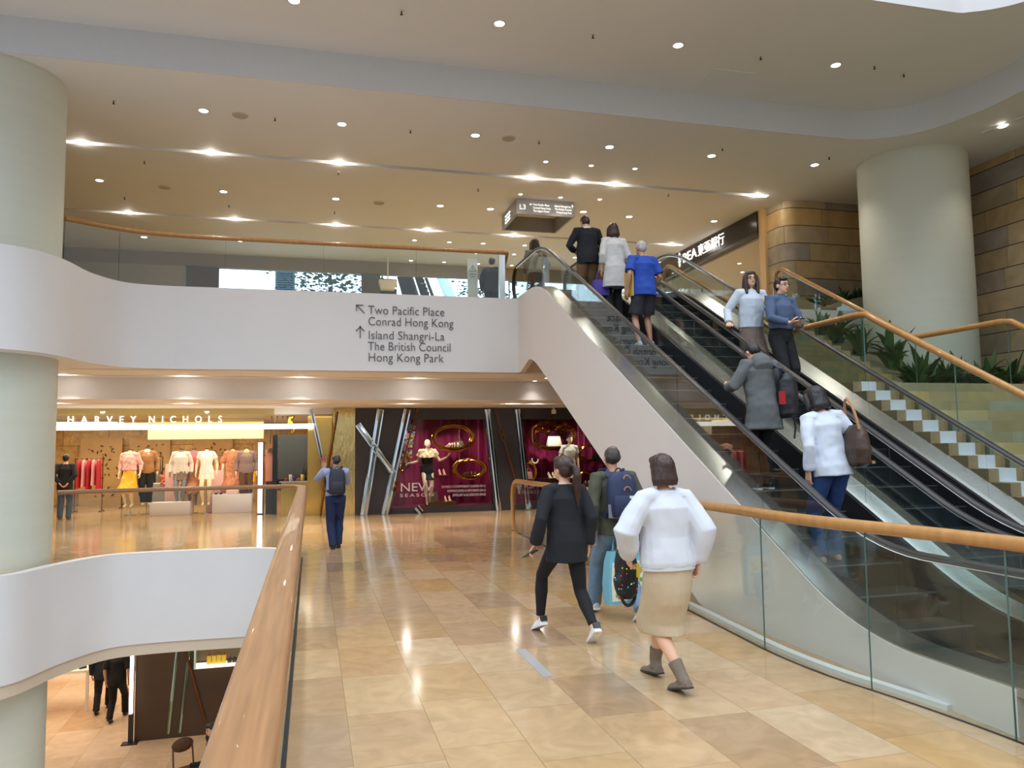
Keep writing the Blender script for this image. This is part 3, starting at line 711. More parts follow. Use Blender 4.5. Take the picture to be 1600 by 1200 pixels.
# ================================================================== SHOP WINDOWS
sw = thing('store_facade', 'charcoal shop front with two crimson display windows', 'shop front', (4, 19.85, 0))
def PX(poly): return [(x-4, z) for x, z in poly]
w1 = [(2.40, 2.40), (4.42, 2.40), (4.62, .17), (1.96, .14)]
w2 = [(5.42, 2.40), (9.0, 2.40), (9.0, .2), (5.62, .2)]
for nm, pol in (('panel', [(1.07, 0), (1.07, 2.7), (2.46, 2.7), (1.95, 0)]), ('panel', [(4.42, 2.7), (5.42, 2.7), (5.64, 0), (4.64, 0)]),
                ('panel', [(2.40, 2.40), (2.46, 2.7), (4.42, 2.7), (4.42, 2.40)]), ('panel', [(1.95, 0), (1.965, .14), (4.63, .17), (4.64, 0)]),
                ('panel', [(5.42, 2.7), (12, 2.7), (12, 2.4), (5.42, 2.4)]), ('panel', [(5.64, 0), (5.62, .2), (12, .2), (12, 0)])):
    MB().prism(PX(pol), 1, 0, .12).build(nm, charcoal, sw, smooth=False)
shopgl = glass('shop_glass', (.96, .96, .96, 1), 1.35)
for pol in (w1, w2): MB().prism(PX(pol), 1, .05, .06).build('window_pane', shopgl, sw, smooth=False)
crim = mat('crimson_curtain', S(142, 16, 74), .7, var=.15, scale=1.5)
for xa, xb in ((1.7, 4.9), (5.1, 10.0)):
    b = MB(); n = int((xb-xa)*24); pa = []; pb = []
    for i in range(n+1):
        x = xa+(xb-xa)*i/n-4; y = 1.35+.035*math.sin(i*.9)+.02*math.sin(i*.37)
        pa.append(V((x, y, .0))); pb.append(V((x, y, 2.7)))
    b.strip(pa, pb).build('curtain', crim, sw)
    MB().box(xa-4, xb-4, .13, 1.5, .06, .13).build('window_floor', mat('crimson_floor', S(150, 22, 80), .35), sw, smooth=False)
    MB().box(xa-4, xb-4, .13, 1.5, 2.55, 2.62).build('window_ceiling', dark, sw, smooth=False)
    MB().box(xa-4, xa-3.97, .13, 1.5, .1, 2.6).build('side_wall', crim, sw, smooth=False)
    MB().box(xb-4.03, xb-4, .13, 1.5, .1, 2.6).build('side_wall', crim, sw, smooth=False)
wlet = mat('window_letter', (.8, .76, .78, 1), .5)
text('NEW', .31, 'lettering', wlet, sw, (2.19-4, .045, .56), depth=.002, width=.82)
text('SEASON', .115, 'lettering', wlet, sw, (2.19-4, .045, .42), depth=.002, space=1.35, width=.86)
for i, s_ in enumerate(("WOMEN'S CONTEMPORARY FASHION ON L2", "WOMEN'S SHOES & HANDBAGS ON L3", "JEWELLERY & ACCESSORIES ON LG")):
    text(s_, .088, 'lettering', wlet, sw, (4.44-4, .045, .62-.11*i), align='RIGHT', depth=.002, width=(1.17, 1.02, .88)[i])
# slanted mirror bars across the charcoal panels
mir = mat('mirror_bar', (.62, .70, .70, 1), .09, 1., var=.1, scale=2)
barside = mat('bar_side', S(104, 96, 84), .3, .6)
def mirror_bar(p0, p1, w, label, part=None):
    d = V((p1[0]-p0[0], 0, p1[1]-p0[1])); m_ = V((p0[0], 19.85, p0[1])); n = V((d.z, 0, -d.x)).normalized()
    t = thing('mirror_bar', label, 'wall ornament', m_, 0, 'mirror bars on the charcoal front')
    cs_ = [n*(-w/2), n*(-w/2)+V((0, -.10, 0)), n*(-w*.1)+V((0, -.112, 0)), n*(w/2)+V((0, -.10, 0)), n*(w/2)]
    MB().loft([[q for q in cs_], [q+d for q in cs_]]).build('mirror_face', mir, t, smooth=False)
    for s in (-1, 1):
        q = [n*(s*w/2-.012), n*(s*w/2-.012)+V((0, -.125, 0)), n*(s*w/2+.012)+V((0, -.125, 0)), n*(s*w/2+.012)]
        MB().loft([q, [k+d for k in q]]).build('edge_strip', chrome, t, smooth=False)
    return t
mirror_bar((1.27, 0), (1.69, 2.66), .15, 'long slanted mirror bar crossed by a diagonal, left of the first window')
mirror_bar((1.79, 0), (2.37, 2.66), .15, 'bright slanted mirror bar nearest the left edge of the first window')
mirror_bar((1.12, 2.28), (2.02, 1.02), .13, 'diagonal mirror bar joining the two slanted bars')
mirror_bar((4.75, 0), (4.47, 2.66), .13, 'slanted mirror bar at the right edge of the first window')
mirror_bar((5.55, 0), (5.29, 2.66), .13, 'slanted mirror bar at the left edge of the second window')
mirror_bar((2.72, .02), (2.60, .17), .12, 'short mirror stub at the foot of the first window')
# copper links: a rod, two rings, a rod
def link_chain(p0, p1, t0, label):
    o = V((p0[0], 19.70, p0[1])); d = V((p1[0]-p0[0], 0, p1[1]-p0[1])); L_ = d.length; u = d.normalized(); n = V((u.z, 0, -u.x))
    t = thing('copper_link', label, 'wall ornament', o, 0, 'copper links on the charcoal front')
    a = u*(L_*t0-.16); b_ = u*(L_*t0+.16)
    MB().tube([V((0, 0, 0)), a], .022, 8).build('rod', copper, t); MB().tube([b_, d], .022, 8).build('rod', copper, t)
    for s in (-1, 1):
        c = u*(L_*t0+s*.08)
        MB().tube([c+u*(.085*math.cos(k*PI/12))+n*(.05*math.sin(k*PI/12)) for k in range(24)], .018, 8, ref=V((0, 1, 0)), closed=True).build('ring', copper, t)
    return t
link_chain((1.89, .02), (2.62, 2.66), .26, 'copper rod with two rings beside the lettering of the first window')
link_chain((5.40, .1), (4.68, 2.66), .74, 'copper rod with two rings between the two crimson windows')
link_chain((.22, .02), (.62, 2.6), .30, 'copper rod with two rings at the gold store entrance')

# ---- display pieces inside the windows
def gold_ring(x, z, rx, rz, y, label, n=5):
    o = V((x, y, z)); t = thing('ring_frame', label, 'display frame', o, 0, 'oval gold frames hung in the windows'); n += 3
    rnd = random.Random(int(x*100))
    for k in range(n):
        e = rnd.uniform(.84, 1.06); f = rnd.uniform(.82, 1.06); ph = rnd.uniform(-.3, .3); yy = rnd.uniform(-.12, .12)
        P = [V((rx*e*math.cos(a)+ph*.1, yy+.05*math.sin(a+ph*9), rz*f*math.sin(a)+ph*.05)) for a in [2*PI*j/40 for j in range(40)]]
        MB().tube(P, .016, 8, ref=V((0, 1, 0)), closed=True).build('hoop', gold, t)
    MB().box(-rx*.62, rx*.62, -.13, .13, -rz*.80, -rz*.76).build('shelf', mat('bronze_shelf', S(120, 76, 30), .3, .8), t, smooth=False)
    for s in (-.6, .6): MB().tube([V((s*rx, 0, rz*.75)), V((s*rx, 0, 2.55-z))], .004, 5).build('wire', mat('pink_wire', S(220, 120, 150), .4), t)
    return t
def shoe_pair(x, y, z, m, label, s=1., rz=0, grp='shoes in the display windows'):
    t = thing('high_heels', label, 'shoes', (x, y, z), rz, grp)
    for k in (-1, 1):
        b = MB(); cx = k*.045*s
        b.loft([[V((cx+w*s*math.cos(a)*.03, yy*s, (zz+hh*max(math.sin(a), -.1))*s)) for a in [2*PI*j/10 for j in range(10)]] for yy, w, zz, hh in ((-.09, .7, .075, .05), (-.04, .8, .06, .03), (.02, .9, .02, .025), (.07, 1.1, .006, .03), (.11, .6, .004, .015))])
        b.tube([V((cx, -.085*s, .08*s)), V((cx, -.075*s, 0))], [.012*s, .006*s], 6)
        b.build('shoe', m, t)
    return t
def handbag(x, y, z, w, h, m, label, rz=0, grp='bags in the display windows', strap=None):
    t = thing('handbag', label, 'bag', (x, y, z), rz, grp)
    MB().loft([[V((w*.5*k*sx, .35*w*k2*sy, zz)) for sx, sy in ((-1, -.5), (1, -.5), (1, .5), (-1, .5))] for zz, k, k2 in ((0, .95, .9), (h*.1, 1, 1), (h*.85, .82, .6), (h, .78, .35))]).build('body', m, t, smooth=25)
    MB().tube([V((w*.28*math.cos(a), 0, h*.95+h*.55*math.sin(a))) for a in [PI*k/10 for k in range(11)]], .012*w/.3, 6, ref=V((0, 1, 0))).build('handle', strap or m, t)
    return t
cream = mat('cream_leather', S(250, 232, 190), .4); ivory = mat('ivory_leather', S(255, 244, 220), .4); blk_l = mat('black_leather', S(30, 24, 24), .35)
pinkl = mat('pink_leather', S(250, 190, 170), .4)
gold_ring(3.74, 1.93, .58, .35, 20.75, 'wide oval gold frame with cream shoes, beside the mannequin')
shoe_pair(3.60, 20.70, 1.668, cream, 'cream heels at left on the shelf of the wide gold frame', 1.1, .6)
shoe_pair(3.84, 20.70, 1.668, cream, 'cream heels at right on the shelf of the wide gold frame', 1.1, -.5)
handbag(3.90, 20.80, 1.67, .26, .17, mat('olive_leather', S(84, 70, 40), .4), 'olive bag behind the cream heels in the wide gold frame')
gold_ring(4.16, 1.08, .44, .27, 20.7, 'lower oval gold frame above the small window lettering')
shoe_pair(4.03, 20.66, .878, mat('bronze_leather', S(140, 110, 70), .35, .3), 'bronze heels at left in the lower gold frame', 1.1, .4)
shoe_pair(4.29, 20.66, .878, mat('tan_leather', S(170, 120, 70), .4), 'tan heels at right in the lower gold frame', 1.1, -.4)
gold_ring(2.28, 1.33, .24, .26, 20.5, 'small oval gold frame at left edge of the first window', 3)
b = thing('bust', 'small white jewellery busts in the frame at left window edge', 'bust', (2.26, 20.45, 1.13)); MB().ball((0, 0, .07), (.05, .04, .06)).ball((0, 0, .17), (.03, .03, .035)).build('torso', ivory, b)
MB().ball((-.14, 0, .09), (.035, .03, .06)).build('side_torso', ivory, b)
shoe_pair(3.40, 20.6, .93, pinkl, 'pale pink heels on the floating shelf beside the mannequin', 1.3, PI)
t = tag(MB().box(3.22, 3.58, 20.5, 20.75, .88, .925).build('wall_shelf', mat('plum_shelf', S(70, 16, 36), .4), smooth=False), 'small dark shelf carrying the pink heels', 'shelf')
t = tag(MB().box(3.0, 3.72, 20.25, 20.7, .13, .24).build('plinth', mat('bronze_plinth', S(112, 84, 34), .3, .5), smooth=False), 'low bronze plinth at the mannequin feet', 'plinth')
handbag(3.14, 20.45, .24, .26, .25, mat('grey_green_leather', S(120, 112, 76), .4), 'grey green handbag on the low bronze plinth')
shoe_pair(3.52, 20.42, .24, pinkl, 'pale pink heels on the low bronze plinth', 1.2, PI)
# mosaic hanging at the left of the first window
mo = thing('beaded_hanging', 'blue and gold beaded hanging behind the mannequin', 'hanging', (2.45, 21.0, 1.6))
rnd = random.Random(4); cols_ = [S(120, 150, 190), S(160, 170, 110), S(190, 110, 60), S(120, 90, 130)]
for ci in range(4):
    b = MB()
    for k in range(45):
        z = rnd.uniform(-.3, .72); fr = (z+.3)/1.02
        if abs((ci+rnd.random())/4.0-(1-fr)) > .45: continue
        x = rnd.uniform(-.28, .28)*(.6+.4*fr); q = .02+.02*rnd.random()
        b.box(x-q, x+q, -.01+.012*rnd.random(), .01, z-q, z+q)
    b.build('beads', mat('bead_%s' % ('blue', 'moss', 'amber', 'violet')[ci], cols_[ci], .35), mo, smooth=False)
# second window
gold_ring(6.6, 1.98, .66, .42, 20.7, 'large gold frame crowned with gold leaves and a white bag', 6)
lf = thing('gold_leaves', 'cluster of shining gold leaves on the large frame', 'ornament', (6.6, 20.62, 2.02))
b = MB(); rnd = random.Random(8)
for k in range(170):
    a = rnd.uniform(.1, PI-.1); r = rnd.uniform(.3, 1.05); p = V((.58*r*math.cos(a), rnd.uniform(-.12, .12), .38*r*math.sin(a)))
    m_ = Matrix.Rotation(rnd.uniform(0, 6), 3, 'Z') @ Matrix.Rotation(rnd.uniform(0, 6), 3, 'X'); s = rnd.uniform(.04, .075)
    b.loft([[p+m_ @ V((s*u, s*.5*w_, .004*e)) for u, w_ in ((-1, 0), (-.3, .7), (.5, .6), (1, 0), (.5, -.6), (-.3, -.7))] for e in (-1, 1)])
b.build('leaves', gold, lf, smooth=False)
handbag(6.56, 20.55, 1.66, .42, .28, ivory, 'large white handbag on the shelf of the leafy gold frame', strap=blk_l)
gold_ring(7.72, 1.46, .36, .22, 20.7, 'gold frame near the escalator in the second window', 4)
handbag(7.8, 20.6, 1.30, .2, .14, blk_l, 'small black bag in the gold frame near the escalator')
gold_ring(5.82, .98, .22, .28, 20.6, 'small gold frame at left of the second window', 3)
handbag(5.80, 20.5, .77, .2, .2, pinkl, 'pale bag in the small gold frame of the second window')
gold_ring(7.5, .72, .32, .22, 20.65, 'low gold frame behind the ponytail woman', 4)
shoe_pair(7.5, 20.6, .56, cream, 'cream heels in the low frame of the second window', 1.1)
dk = mat('plum_plinth', S(64, 18, 34), .4)
t = tag(MB().box(6.0, 6.75, 20.3, 20.75, .13, .78).build('plinth', dk, smooth=False), 'dark plinth in the second window', 'plinth')
shoe_pair(6.45, 20.45, .78, cream, 'cream heels on the dark plinth of the second window', 1.4, PI)
t = tag(MB().tube([V((5.98+.09*math.cos(a), 20.5, 1.30-.10*math.sin(a))) for a in [PI*k/10-.2 for k in range(13)]], .025, 8).build('necklace', ivory), 'white crescent necklace hanging over the dark plinth', 'necklace')
# little cameras on the bulkhead
for i, x in enumerate((6.26,)):
    t = thing('camera_box', 'small white security camera under the soffit by the second window', 'camera', (x, 19.6, 2.62)); MB().box(-.05, .05, -.06, .06, -.09, .02, bev=.01).build('housing', white, t); MB().cyl((0, 0), .02, .02, .08, 10).build('mount', white, t)

# ================================================================== STORE INTERIOR
st_wall = tile('gold_panels', 0, 2, 1.3, .62, [S(190, 150, 88), S(204, 162, 94), S(216, 178, 112), S(196, 154, 86)], joint=.012, jcol=S(84, 58, 26), rough=.3, vein=.14, vscale=5)
struct(MB().box(-11, 1.4, 26.9, 27.1, 0, 2.75).build('wall_back', st_wall, smooth=False), 'gold panelled wall at the back of the store', 'wall')
struct(MB().box(1.3, 1.5, 21.4, 27, 0, 2.75).build('wall_side', st_wall, smooth=False), 'side wall of the store', 'wall')
struct(MB().box(1.5, 12, 21.5, 21.7, 0, 2.75).build('wall_back', dark, smooth=False), 'wall behind the display windows', 'wall')
struct(MB().box(-11, 1.5, 19.95, 27.1, 2.55, 2.70).build('ceiling', ceilp, smooth=False), 'ceiling inside the store', 'ceiling')
def lightbar(x0, x1, y, z, label):
    t = thing('ceiling_light_bar', label, 'light', ((x0+x1)/2, y, z), 0, 'light bars inside the store')
    h = (x1-x0)/2; MB().box(-h, h, -.10, .10, -.05, 0).build('diffuser', emit('store_light', (1, .95, .82, 1), 4.0), t, smooth=False)
    MB().box(-h-.03, h+.03, -.13, .13, 0, .06).build('housing', white, t, smooth=False)
lightbar(-6.9, -5.2, 23.2, 2.48, 'long light bar nearest the entrance in the store ceiling')
lightbar(-5.9, -4.0, 24.2, 2.48, 'second light bar in the store ceiling')
lightbar(-7.6, -5.6, 25.4, 2.48, 'light bar deep in the store at left')
area('store_light', (-4, 23, 2.45), (0, 0, 0), 7, 4.5, 260, (1, .86, .62))
area('store_light', (-.3, 20.8, 2.5), (0, 0, 0), 1.6, 1.4, 26, (1, .88, .64))
bh = tag(MB().box(-4.25, -1.30, 22.4, 22.6, 1.98, 2.545).build('bulkhead', mat('cream_bulkhead', S(238, 226, 190), .5), smooth=False), 'cream bulkhead hanging over the mannequins in the store', 'bulkhead')
# foliage pattern screens on the back wall
scr = mat('patterned_screen', S(186, 148, 92), .4, var=.2, scale=3)
leafp = mat('dark_leaf_inlay', S(70, 44, 18), .35, .4)
for i, x in enumerate((-6.4, -5.0, -3.1, -1.2)):
    t = thing('patterned_screen', 'gold screen with dark leaf pattern on the store back wall, %s' % nth(i, 4), 'screen', (x, 26.7, 0), 0, 'leaf patterned screens')
    MB().box(-.6, .6, 0, .08, 0, 2.1).build('board', scr, t, smooth=False)
    b = MB(); rnd = random.Random(i)
    for k in range(46):
        p = V((rnd.gauss(0, .26), -.02, rnd.uniform(.25, 1.9)+0)); a = rnd.uniform(0, 6); s = rnd.uniform(.03, .07)
        u = V((math.cos(a), 0, math.sin(a))); n = V((-u.z, 0, u.x))
        if abs(p.x) > .55: continue
        b.loft([[p+u*s*q+n*s*w_*.5+V((0, e, 0)) for q, w_ in ((-1, 0), (0, .8), (1, 0), (0, -.8))] for e in (-.006, .006)])
    b.build('leaf_inlay', leafp, t, smooth=False)
# hanging rails
def rack(x, y, w, cols, label, n):
    t = thing('clothes_rack', 'copper floor rack hung with '+label+'s', 'rack', (x, y, 0))
    for s in (-1, 1): MB().tube([V((s*w/2, 0, 0)), V((s*w/2, 0, 1.5))], .015, 8).build('upright', copper, t); MB().box(s*w/2-.03, s*w/2+.03, -.2, .2, 0, .03).build('foot', copper, t)
    MB().tube([V((-w/2, 0, 1.5)), V((w/2, 0, 1.5))], .014, 8).build('bar', copper, t)
    for i in range(n):
        c = cols[i % len(cols)]; xx = x-w/2+.1+(w-.2)*i/max(n-1, 1); rnd = random.Random(i+int(x*10))
        L_ = rnd.uniform(.75, 1.0)
        g = thing('hanging_garment', '%s on a rack, %s' % (label, nth(i, n)), 'clothes', (xx, y, 1.5), 0, label+'s on a rack')
        b = MB(); b.loft([[V((tx*math.cos(a), ty*math.sin(a), z)) for a in [2*PI*k/12 for k in range(12)]] for z, tx, ty in ((-.06, .02, .05), (-.10, .035, .20), (-.3, .045, .22), (-L_*.6, .05, .21), (-L_, .055, .25))])
        b.build('garment', c, g); MB().tube([V((0, -.02, -.06)), V((0, 0, 0)), V((0, .02, .015))], .004, 5).build('hanger_hook', steel, g)
fab = lambda n, c: mat(n, c, .8, var=.15, scale=20)
rack(-6.05, 24.0, .7, [fab('red_fabric', S(170, 26, 40)), fab('pink_fabric', S(226, 150, 150))], 'red garment', 5)
rack(-4.9, 25.2, 1.1, [fab('grey_tweed', S(112, 112, 110)), fab('green_grey', S(96, 104, 92))], 'grey tweed garment', 7)
rack(-2.4, 25.0, 1.0, [fab('coral_fabric', S(226, 124, 100)), fab('rose_fabric', S(214, 110, 116)), fab('sand_fabric', S(214, 180, 140))], 'coral garment', 6)
rack(-1.4, 24.5, .7, [fab('yellow_fabric', S(226, 176, 30)), fab('pink_fabric', S(0, 0, 0)), fab('orange_fabric', S(230, 140, 50))], 'yellow garment', 5)
rack(-.75, 22.3, .55, [fab('charcoal_fabric', S(50, 42, 44)), fab('wine_fabric', S(92, 30, 40)), fab('teal_fabric', S(24, 60, 62)), fab('brown_fabric', S(94, 64, 44))], 'dark garment', 6)
# plinths and stands
pw = mat('plinth_white', S(226, 214, 214), .5); pp = mat('plinth_pink', S(240, 196, 190), .5)
def plinth(x, y, w, d, z0, z1, m, label, cat='plinth', name='plinth'): return tag(MB().box(-w/2, w/2, -d/2, d/2, z0, z1, bev=.006).build(name, m, origin=None, smooth=30), label, cat)
for (x, y, w, d, z1, m, lb) in ((-3.55, 21.9, .95, .5, .34, pw, 'low white plinth between the first mannequins'), (-2.05, 22.2, 1.0, .5, .50, pw, 'low pale plinth under the patterned dress'), (-3.9, 23.2, .75, .5, .78, mat('plinth_grey', S(170, 176, 170), .5), 'grey display counter behind the tan jacket'), (-2.55, 22.6, .42, .1, 1.12, pp, 'pink display board beside the white dress'), (-3.68, 22.5, .26, .06, 1.32, pp, 'small pink sign board beside the white cardigan')):
    o = plinth(x, y, w, d, 0, z1, m, lb); o.location = (x, y, 0)
# perfume bottles and flowers on the counter
t = thing('flower_arrangement', 'coral flower arrangement on the grey display counter', 'flowers', (-3.75, 22.9, .0)); rnd = random.Random(2)
b = MB()
for k in range(24): b.ball((rnd.gauss(0, .18), rnd.gauss(0, .08), .85+rnd.gauss(0, .09)), rnd.uniform(.03, .06), 8)
b.build('blossoms', fab('coral_fabric', 0), t); MB().cyl((0, 0), .06, 0, .8, 12).build('stand', pw, t)
t = thing('handbag', 'pink clutch bag lying on the pale plinth', 'bag', (-2.05, 22.05, .50)); MB().box(-.16, .16, -.05, .05, 0, .11, bev=.02).build('body', pp, t)
t = thing('sandals', 'dark sandals at the left end of the pale plinth', 'shoes', (-2.4, 22.05, .50)); MB().box(-.10, -.02, -.1, .1, 0, .04, bev=.015).box(.02, .10, -.1, .1, 0, .04, bev=.015).build('shoe', blk_l, t)
# tall light post and pink board at the right of the entrance
t = thing('light_post', 'tall white light post beside the pink board at the store entrance', 'light', (-1.29, 21.2, 0)); MB().box(-.055, .055, -.05, .05, .02, 1.86).build('tube', emit('post_light', (.86, .92, 1, 1), 3.0), t, smooth=False); MB().box(-.08, .08, -.08, .08, 0, .03).build('base', dark, t, smooth=False); MB().box(.056, .09, -.06, .06, 0, 1.88).build('back', dark, t, smooth=False)
t = thing('display_board', 'salmon display board hung right of the light post', 'board', (-1.03, 21.15, .85)); MB().box(-.13, .13, -.03, .03, 0, .82).build('board', mat('salmon', S(226, 160, 140), .5), t, smooth=False); MB().box(-.12, .12, -.02, .02, -.85, 0).build('stand', dark, t, smooth=False)
# hanging folding lamp frame
t = thing('hanging_ornament', 'slanted metal frame hung on dark cords at the store entrance', 'ornament', (-.85, 21.1, 1.75)); MB().box(-.28, .28, -.12, .12, -.03, .03, rot=Matrix.Rotation(-.45, 3, 'Y')).build('panel', barside, t, smooth=False)
for dx in (-.2, -.06, .08, .2): MB().tube([V((dx, 0, .08)), V((dx+.03, 0, .9))], .012, 6).build('cord', dark, t)
# gold entrance wall and the grey glass screen, counter with cosmetics
gw = mat('polished_gold', S(200, 160, 84), .14, .85, var=.1, scale=2)
rip = mat('rippled_gold', S(206, 176, 112), .12, .95, bump=.9, bscale=3, stretch=(7, 7, .8))
struct(MB().box(.52, 1.06, 19.86, 20.1, 0, 2.7).build('trim_16', rip, smooth=False), 'rippled gold pier beside the charcoal front', 'trim')
struct(MB().box(-.1, .5, 20.3, 20.4, 0, 2.7).build('trim_17', gw, smooth=False), 'smooth gold wall at the store entrance', 'trim')
mirror_bar((.40, .75), (-.02, 2.66), .07, 'thin mirror strip slanting over the gold entrance wall')
t = tag(MB().box(-.85, .1, 20.9, 20.96, .9, 2.05).build('glass_screen', mat('grey_screen', S(96, 98, 92), .12, .3), smooth=False), 'grey glazed screen behind the cosmetics counter', 'screen')
t = tag(MB().box(-.98, -.86, 20.9, 21.0, 0, 2.05).build('screen_post', mat('dark_teal', S(16, 26, 30), .3), smooth=False), 'dark post at left of the grey screen', 'post')
t = thing('counter', 'gold counter with cosmetics at the store entrance', 'counter', (-.32, 20.6, 0)); MB().box(-.42, .45, -.22, .22, 0, .84).build('body', gw, t, smooth=False); MB().box(-.46, .48, -.25, .25, .84, .87).build('top', chrome, t, smooth=False)
cc = [S(200, 30, 40), S(250, 240, 220), S(60, 70, 160), S(230, 120, 60), S(250, 220, 120), S(40, 40, 44), S(220, 60, 90), S(245, 245, 240)]
for i in range(8):
    x = -.62+.10*i; t = thing('cosmetics_box', 'small coloured cosmetics box on the gold counter, %s' % nth(i, 8), 'box', (x, 20.5+.05*(i % 2), .87), .2*i, 'cosmetics on the counter')
    h = .06+.05*((i*5) % 3); MB().box(-.035, .035, -.03, .03, 0, h, bev=.005).build('carton', mat('carton_%s' % ('red', 'cream', 'blue', 'orange', 'yellow', 'black', 'rose', 'white')[i], cc[i], .4), t); MB().box(-.02, .02, -.02, .02, h, h+.02).build('lid', gold, t, smooth=False)
t = thing('draped_display', 'dark draped display head on the gold counter', 'display', (-.02, 20.72, .87)); MB().loft([[V((r*math.cos(a), r*.6*math.sin(a), z)) for a in [2*PI*k/14 for k in range(14)]] for z, r in ((0, .20), (.2, .21), (.38, .17), (.5, .09), (.56, .03))]).build('drape', blk_l, t)
tw = mat('gold_tinsel', S(220, 200, 50), .2, 1., bump=.8, bscale=20)
t = thing('gold_ornament', 'twisted gold ornament hanging by the light bar end', 'ornament', (-.5, 20.6, 2.1)); MB().tube([V((.06*math.sin(k*.8), .04*math.cos(k*.8), .05*k)) for k in range(10)], [.03+.03*math.sin(k) ** 2 for k in range(10)], 8).build('ribbon', tw, t)

# ================================================================== STOREY BELOW
brn = mat('brown_panel', S(84, 62, 42), .35, var=.06)
struct(MB().box(-3.62, 4, 18.45, 18.6, -4.5, -1.42).build('wall_lower', brn, smooth=False), 'brown shop wall of the storey below', 'wall')
struct(MB().box(-14, 4, 27, 27.2, -4.5, -1.42).build('wall_lower', warm, smooth=False), 'back wall of the storey below', 'wall')
t = thing('light_post', 'bluish white light tube on the corner of the brown wall below', 'light', (-3.68, 18.35, -4.5)); MB().box(-.03, .03, -.03, .03, .62, 3.05).build('tube', emit('post_light2', (.85, .9, 1, 1), 4.0), t, smooth=False); MB().box(-.05, .05, .03, .06, 0, 3.08).build('back', dark, t, smooth=False); MB().box(-.16, .16, -.1, .1, 0, .02).build('foot', dark, t, smooth=False)
for i, (x0, z0, x1, z1) in enumerate(((-2.95, -4.4, -2.7, -1.5), (-2.72, -4.4, -2.45, -1.5))):
    t = thing('mirror_bar', 'slim mirror strip on the brown wall below, %s of the pair' % ('left', 'right')[i], 'wall ornament', (x0, 18.43, z0), 0, 'mirror strips on the brown wall')
    MB().tube([V((0, 0, 0)), V((x1-x0, 0, z1-z0))], .03, 4).build('strip', mat('pale_mirror', S(190, 220, 200), .1, .8), t, smooth=False)
t = thing('copper_link', 'copper rod crossing the mirror strips on the brown wall below', 'wall ornament', (-2.95, 18.38, -1.5)); MB().tube([V((0, 0, 0)), V((.75, 0, -2.7))], .025, 6).build('rod', copper, t)
t = thing('display_niche', 'lit display niche with yellow packs in the brown wall below', 'niche', (-1.75, 18.4, -3.0))
MB().box(-.62, 1.4, -.02, .0, .1, 1.45).build('back_panel', mat('niche_back', S(120, 104, 80), .4), t, smooth=False); MB().box(-.62, 1.4, -.3, .0, 0, .05).build('shelf', emit('niche_shelf', (1, .94, .75, 1), .9), t, smooth=False)
MB().box(-.66, -.62, -.32, 0, 0, 1.45).build('frame', mat('pale_mirror', 0), t, smooth=False); MB().box(-.62, 1.4, -.32, 0, 1.45, 1.49).build('frame', mat('pale_mirror', 0), t, smooth=False)
yl = mat('yellow_pack', S(232, 200, 70), .5)
for i in range(7):
    x = -2.12+.10*i; yel = i < 4; t = thing('bottle' if yel else 'jar', ('yellow pack' if yel else 'small dark jar')+' on the lit niche shelf below, %s' % (nth(i, 4) if yel else nth(i-4, 3)), 'bottle' if yel else 'jar', (x if yel else x+.02, 18.24, -2.95), 0, 'packs in the lit niche')
    MB().box(-.045, .045, -.04, .04, 0, .17 if yel else .09, bev=.006).build('pack', yl if yel else mat('dark_jar', S(60, 56, 44), .3), t); MB().cyl((0, 0), .012, .17 if yel else .09, .24 if yel else .12, 8).build('cap', gold if yel else dark, t)
t = thing('display_table', 'white product table on the storey below', 'table', (-5.95, 21.3, -4.5)); wt = mat('table_white', S(246, 236, 214), .4)
MB().box(-.95, .85, -.5, .5, .93, .98).build('tabletop', wt, t, smooth=False)
for sx in (-.9, .8):
    for sy in (-.45, .45): MB().box(sx-.03, sx+.03, sy-.03, sy+.03, 0, .93).build('leg', wt, t, smooth=False)
for i, (dx, dy, m_, h) in enumerate(((-.5, -.3, mat('amber_box', S(240, 180, 50), .4), .22), (-.25, -.1, mat('carton_cream', 0), .12), (-.1, .1, mat('carton_black', 0), .08), (.25, -.2, mat('green_box', S(50, 84, 50), .4), .2), (.45, .1, mat('carton_cream', 0), .1), (.65, -.3, mat('carton_black', 0), .14))):
    t = thing('product_box', '%s on the white table below, %s' % (('amber box', 'cream box', 'black box', 'green box', 'cream box', 'black box')[i], nth(i, 6)), 'box', (-5.95+dx, 21.3+dy, -3.52), .1*i, 'products on the white table'); MB().box(-.08, .08, -.05, .05, 0, h, bev=.008).build('carton', m_, t); MB().box(-.05, .05, -.03, .03, h, h+.03).build('lid', gold, t, smooth=False)
t = thing('display_shelf', 'tall pale shelf unit behind the white table below', 'shelf', (-6.0, 24.0, -4.5)); MB().box(-1.2, 1.2, 0, .4, 0, .08).build('base', wt, t, smooth=False)
for k in range(4): MB().box(-1.2, 1.2, 0, .4, .6+.55*k, .64+.55*k).build('board', wt, t, smooth=False)
for sx in (-1.2, 1.16): MB().box(sx, sx+.04, 0, .4, 0, 2.4).build('side', wt, t, smooth=False)
area('lower_light', (-5.5, 21.5, -1.5), (0, 0, 0), 5, 5, 180, (1, .86, .70))
area('lower_light', (-1.8, 17.4, -1.5), (0, 0, 0), 2.5, .6, 22, (1, .84, .62))
t = thing('chair', 'brown wooden chair partly hidden behind the oak handrail, storey below', 'chair', (-2.12, 15.35, -4.5), .5)
cw = mat('chair_wood', S(92, 58, 34), .4, var=.2)
MB().box(-.21, .21, -.2, .2, .43, .47, bev=.015).build('seat', cw, t)
for sx in (-.18, .18):
    for sy in (-.17, .17): MB().tube([V((sx*1.1, sy*1.15, 0)), V((sx, sy, .44))], .018, 8).build('leg', cw, t)
    MB().tube([V((sx, .18, .45)), V((sx*.95, .25, .85))], .016, 8).build('back_post', cw, t)
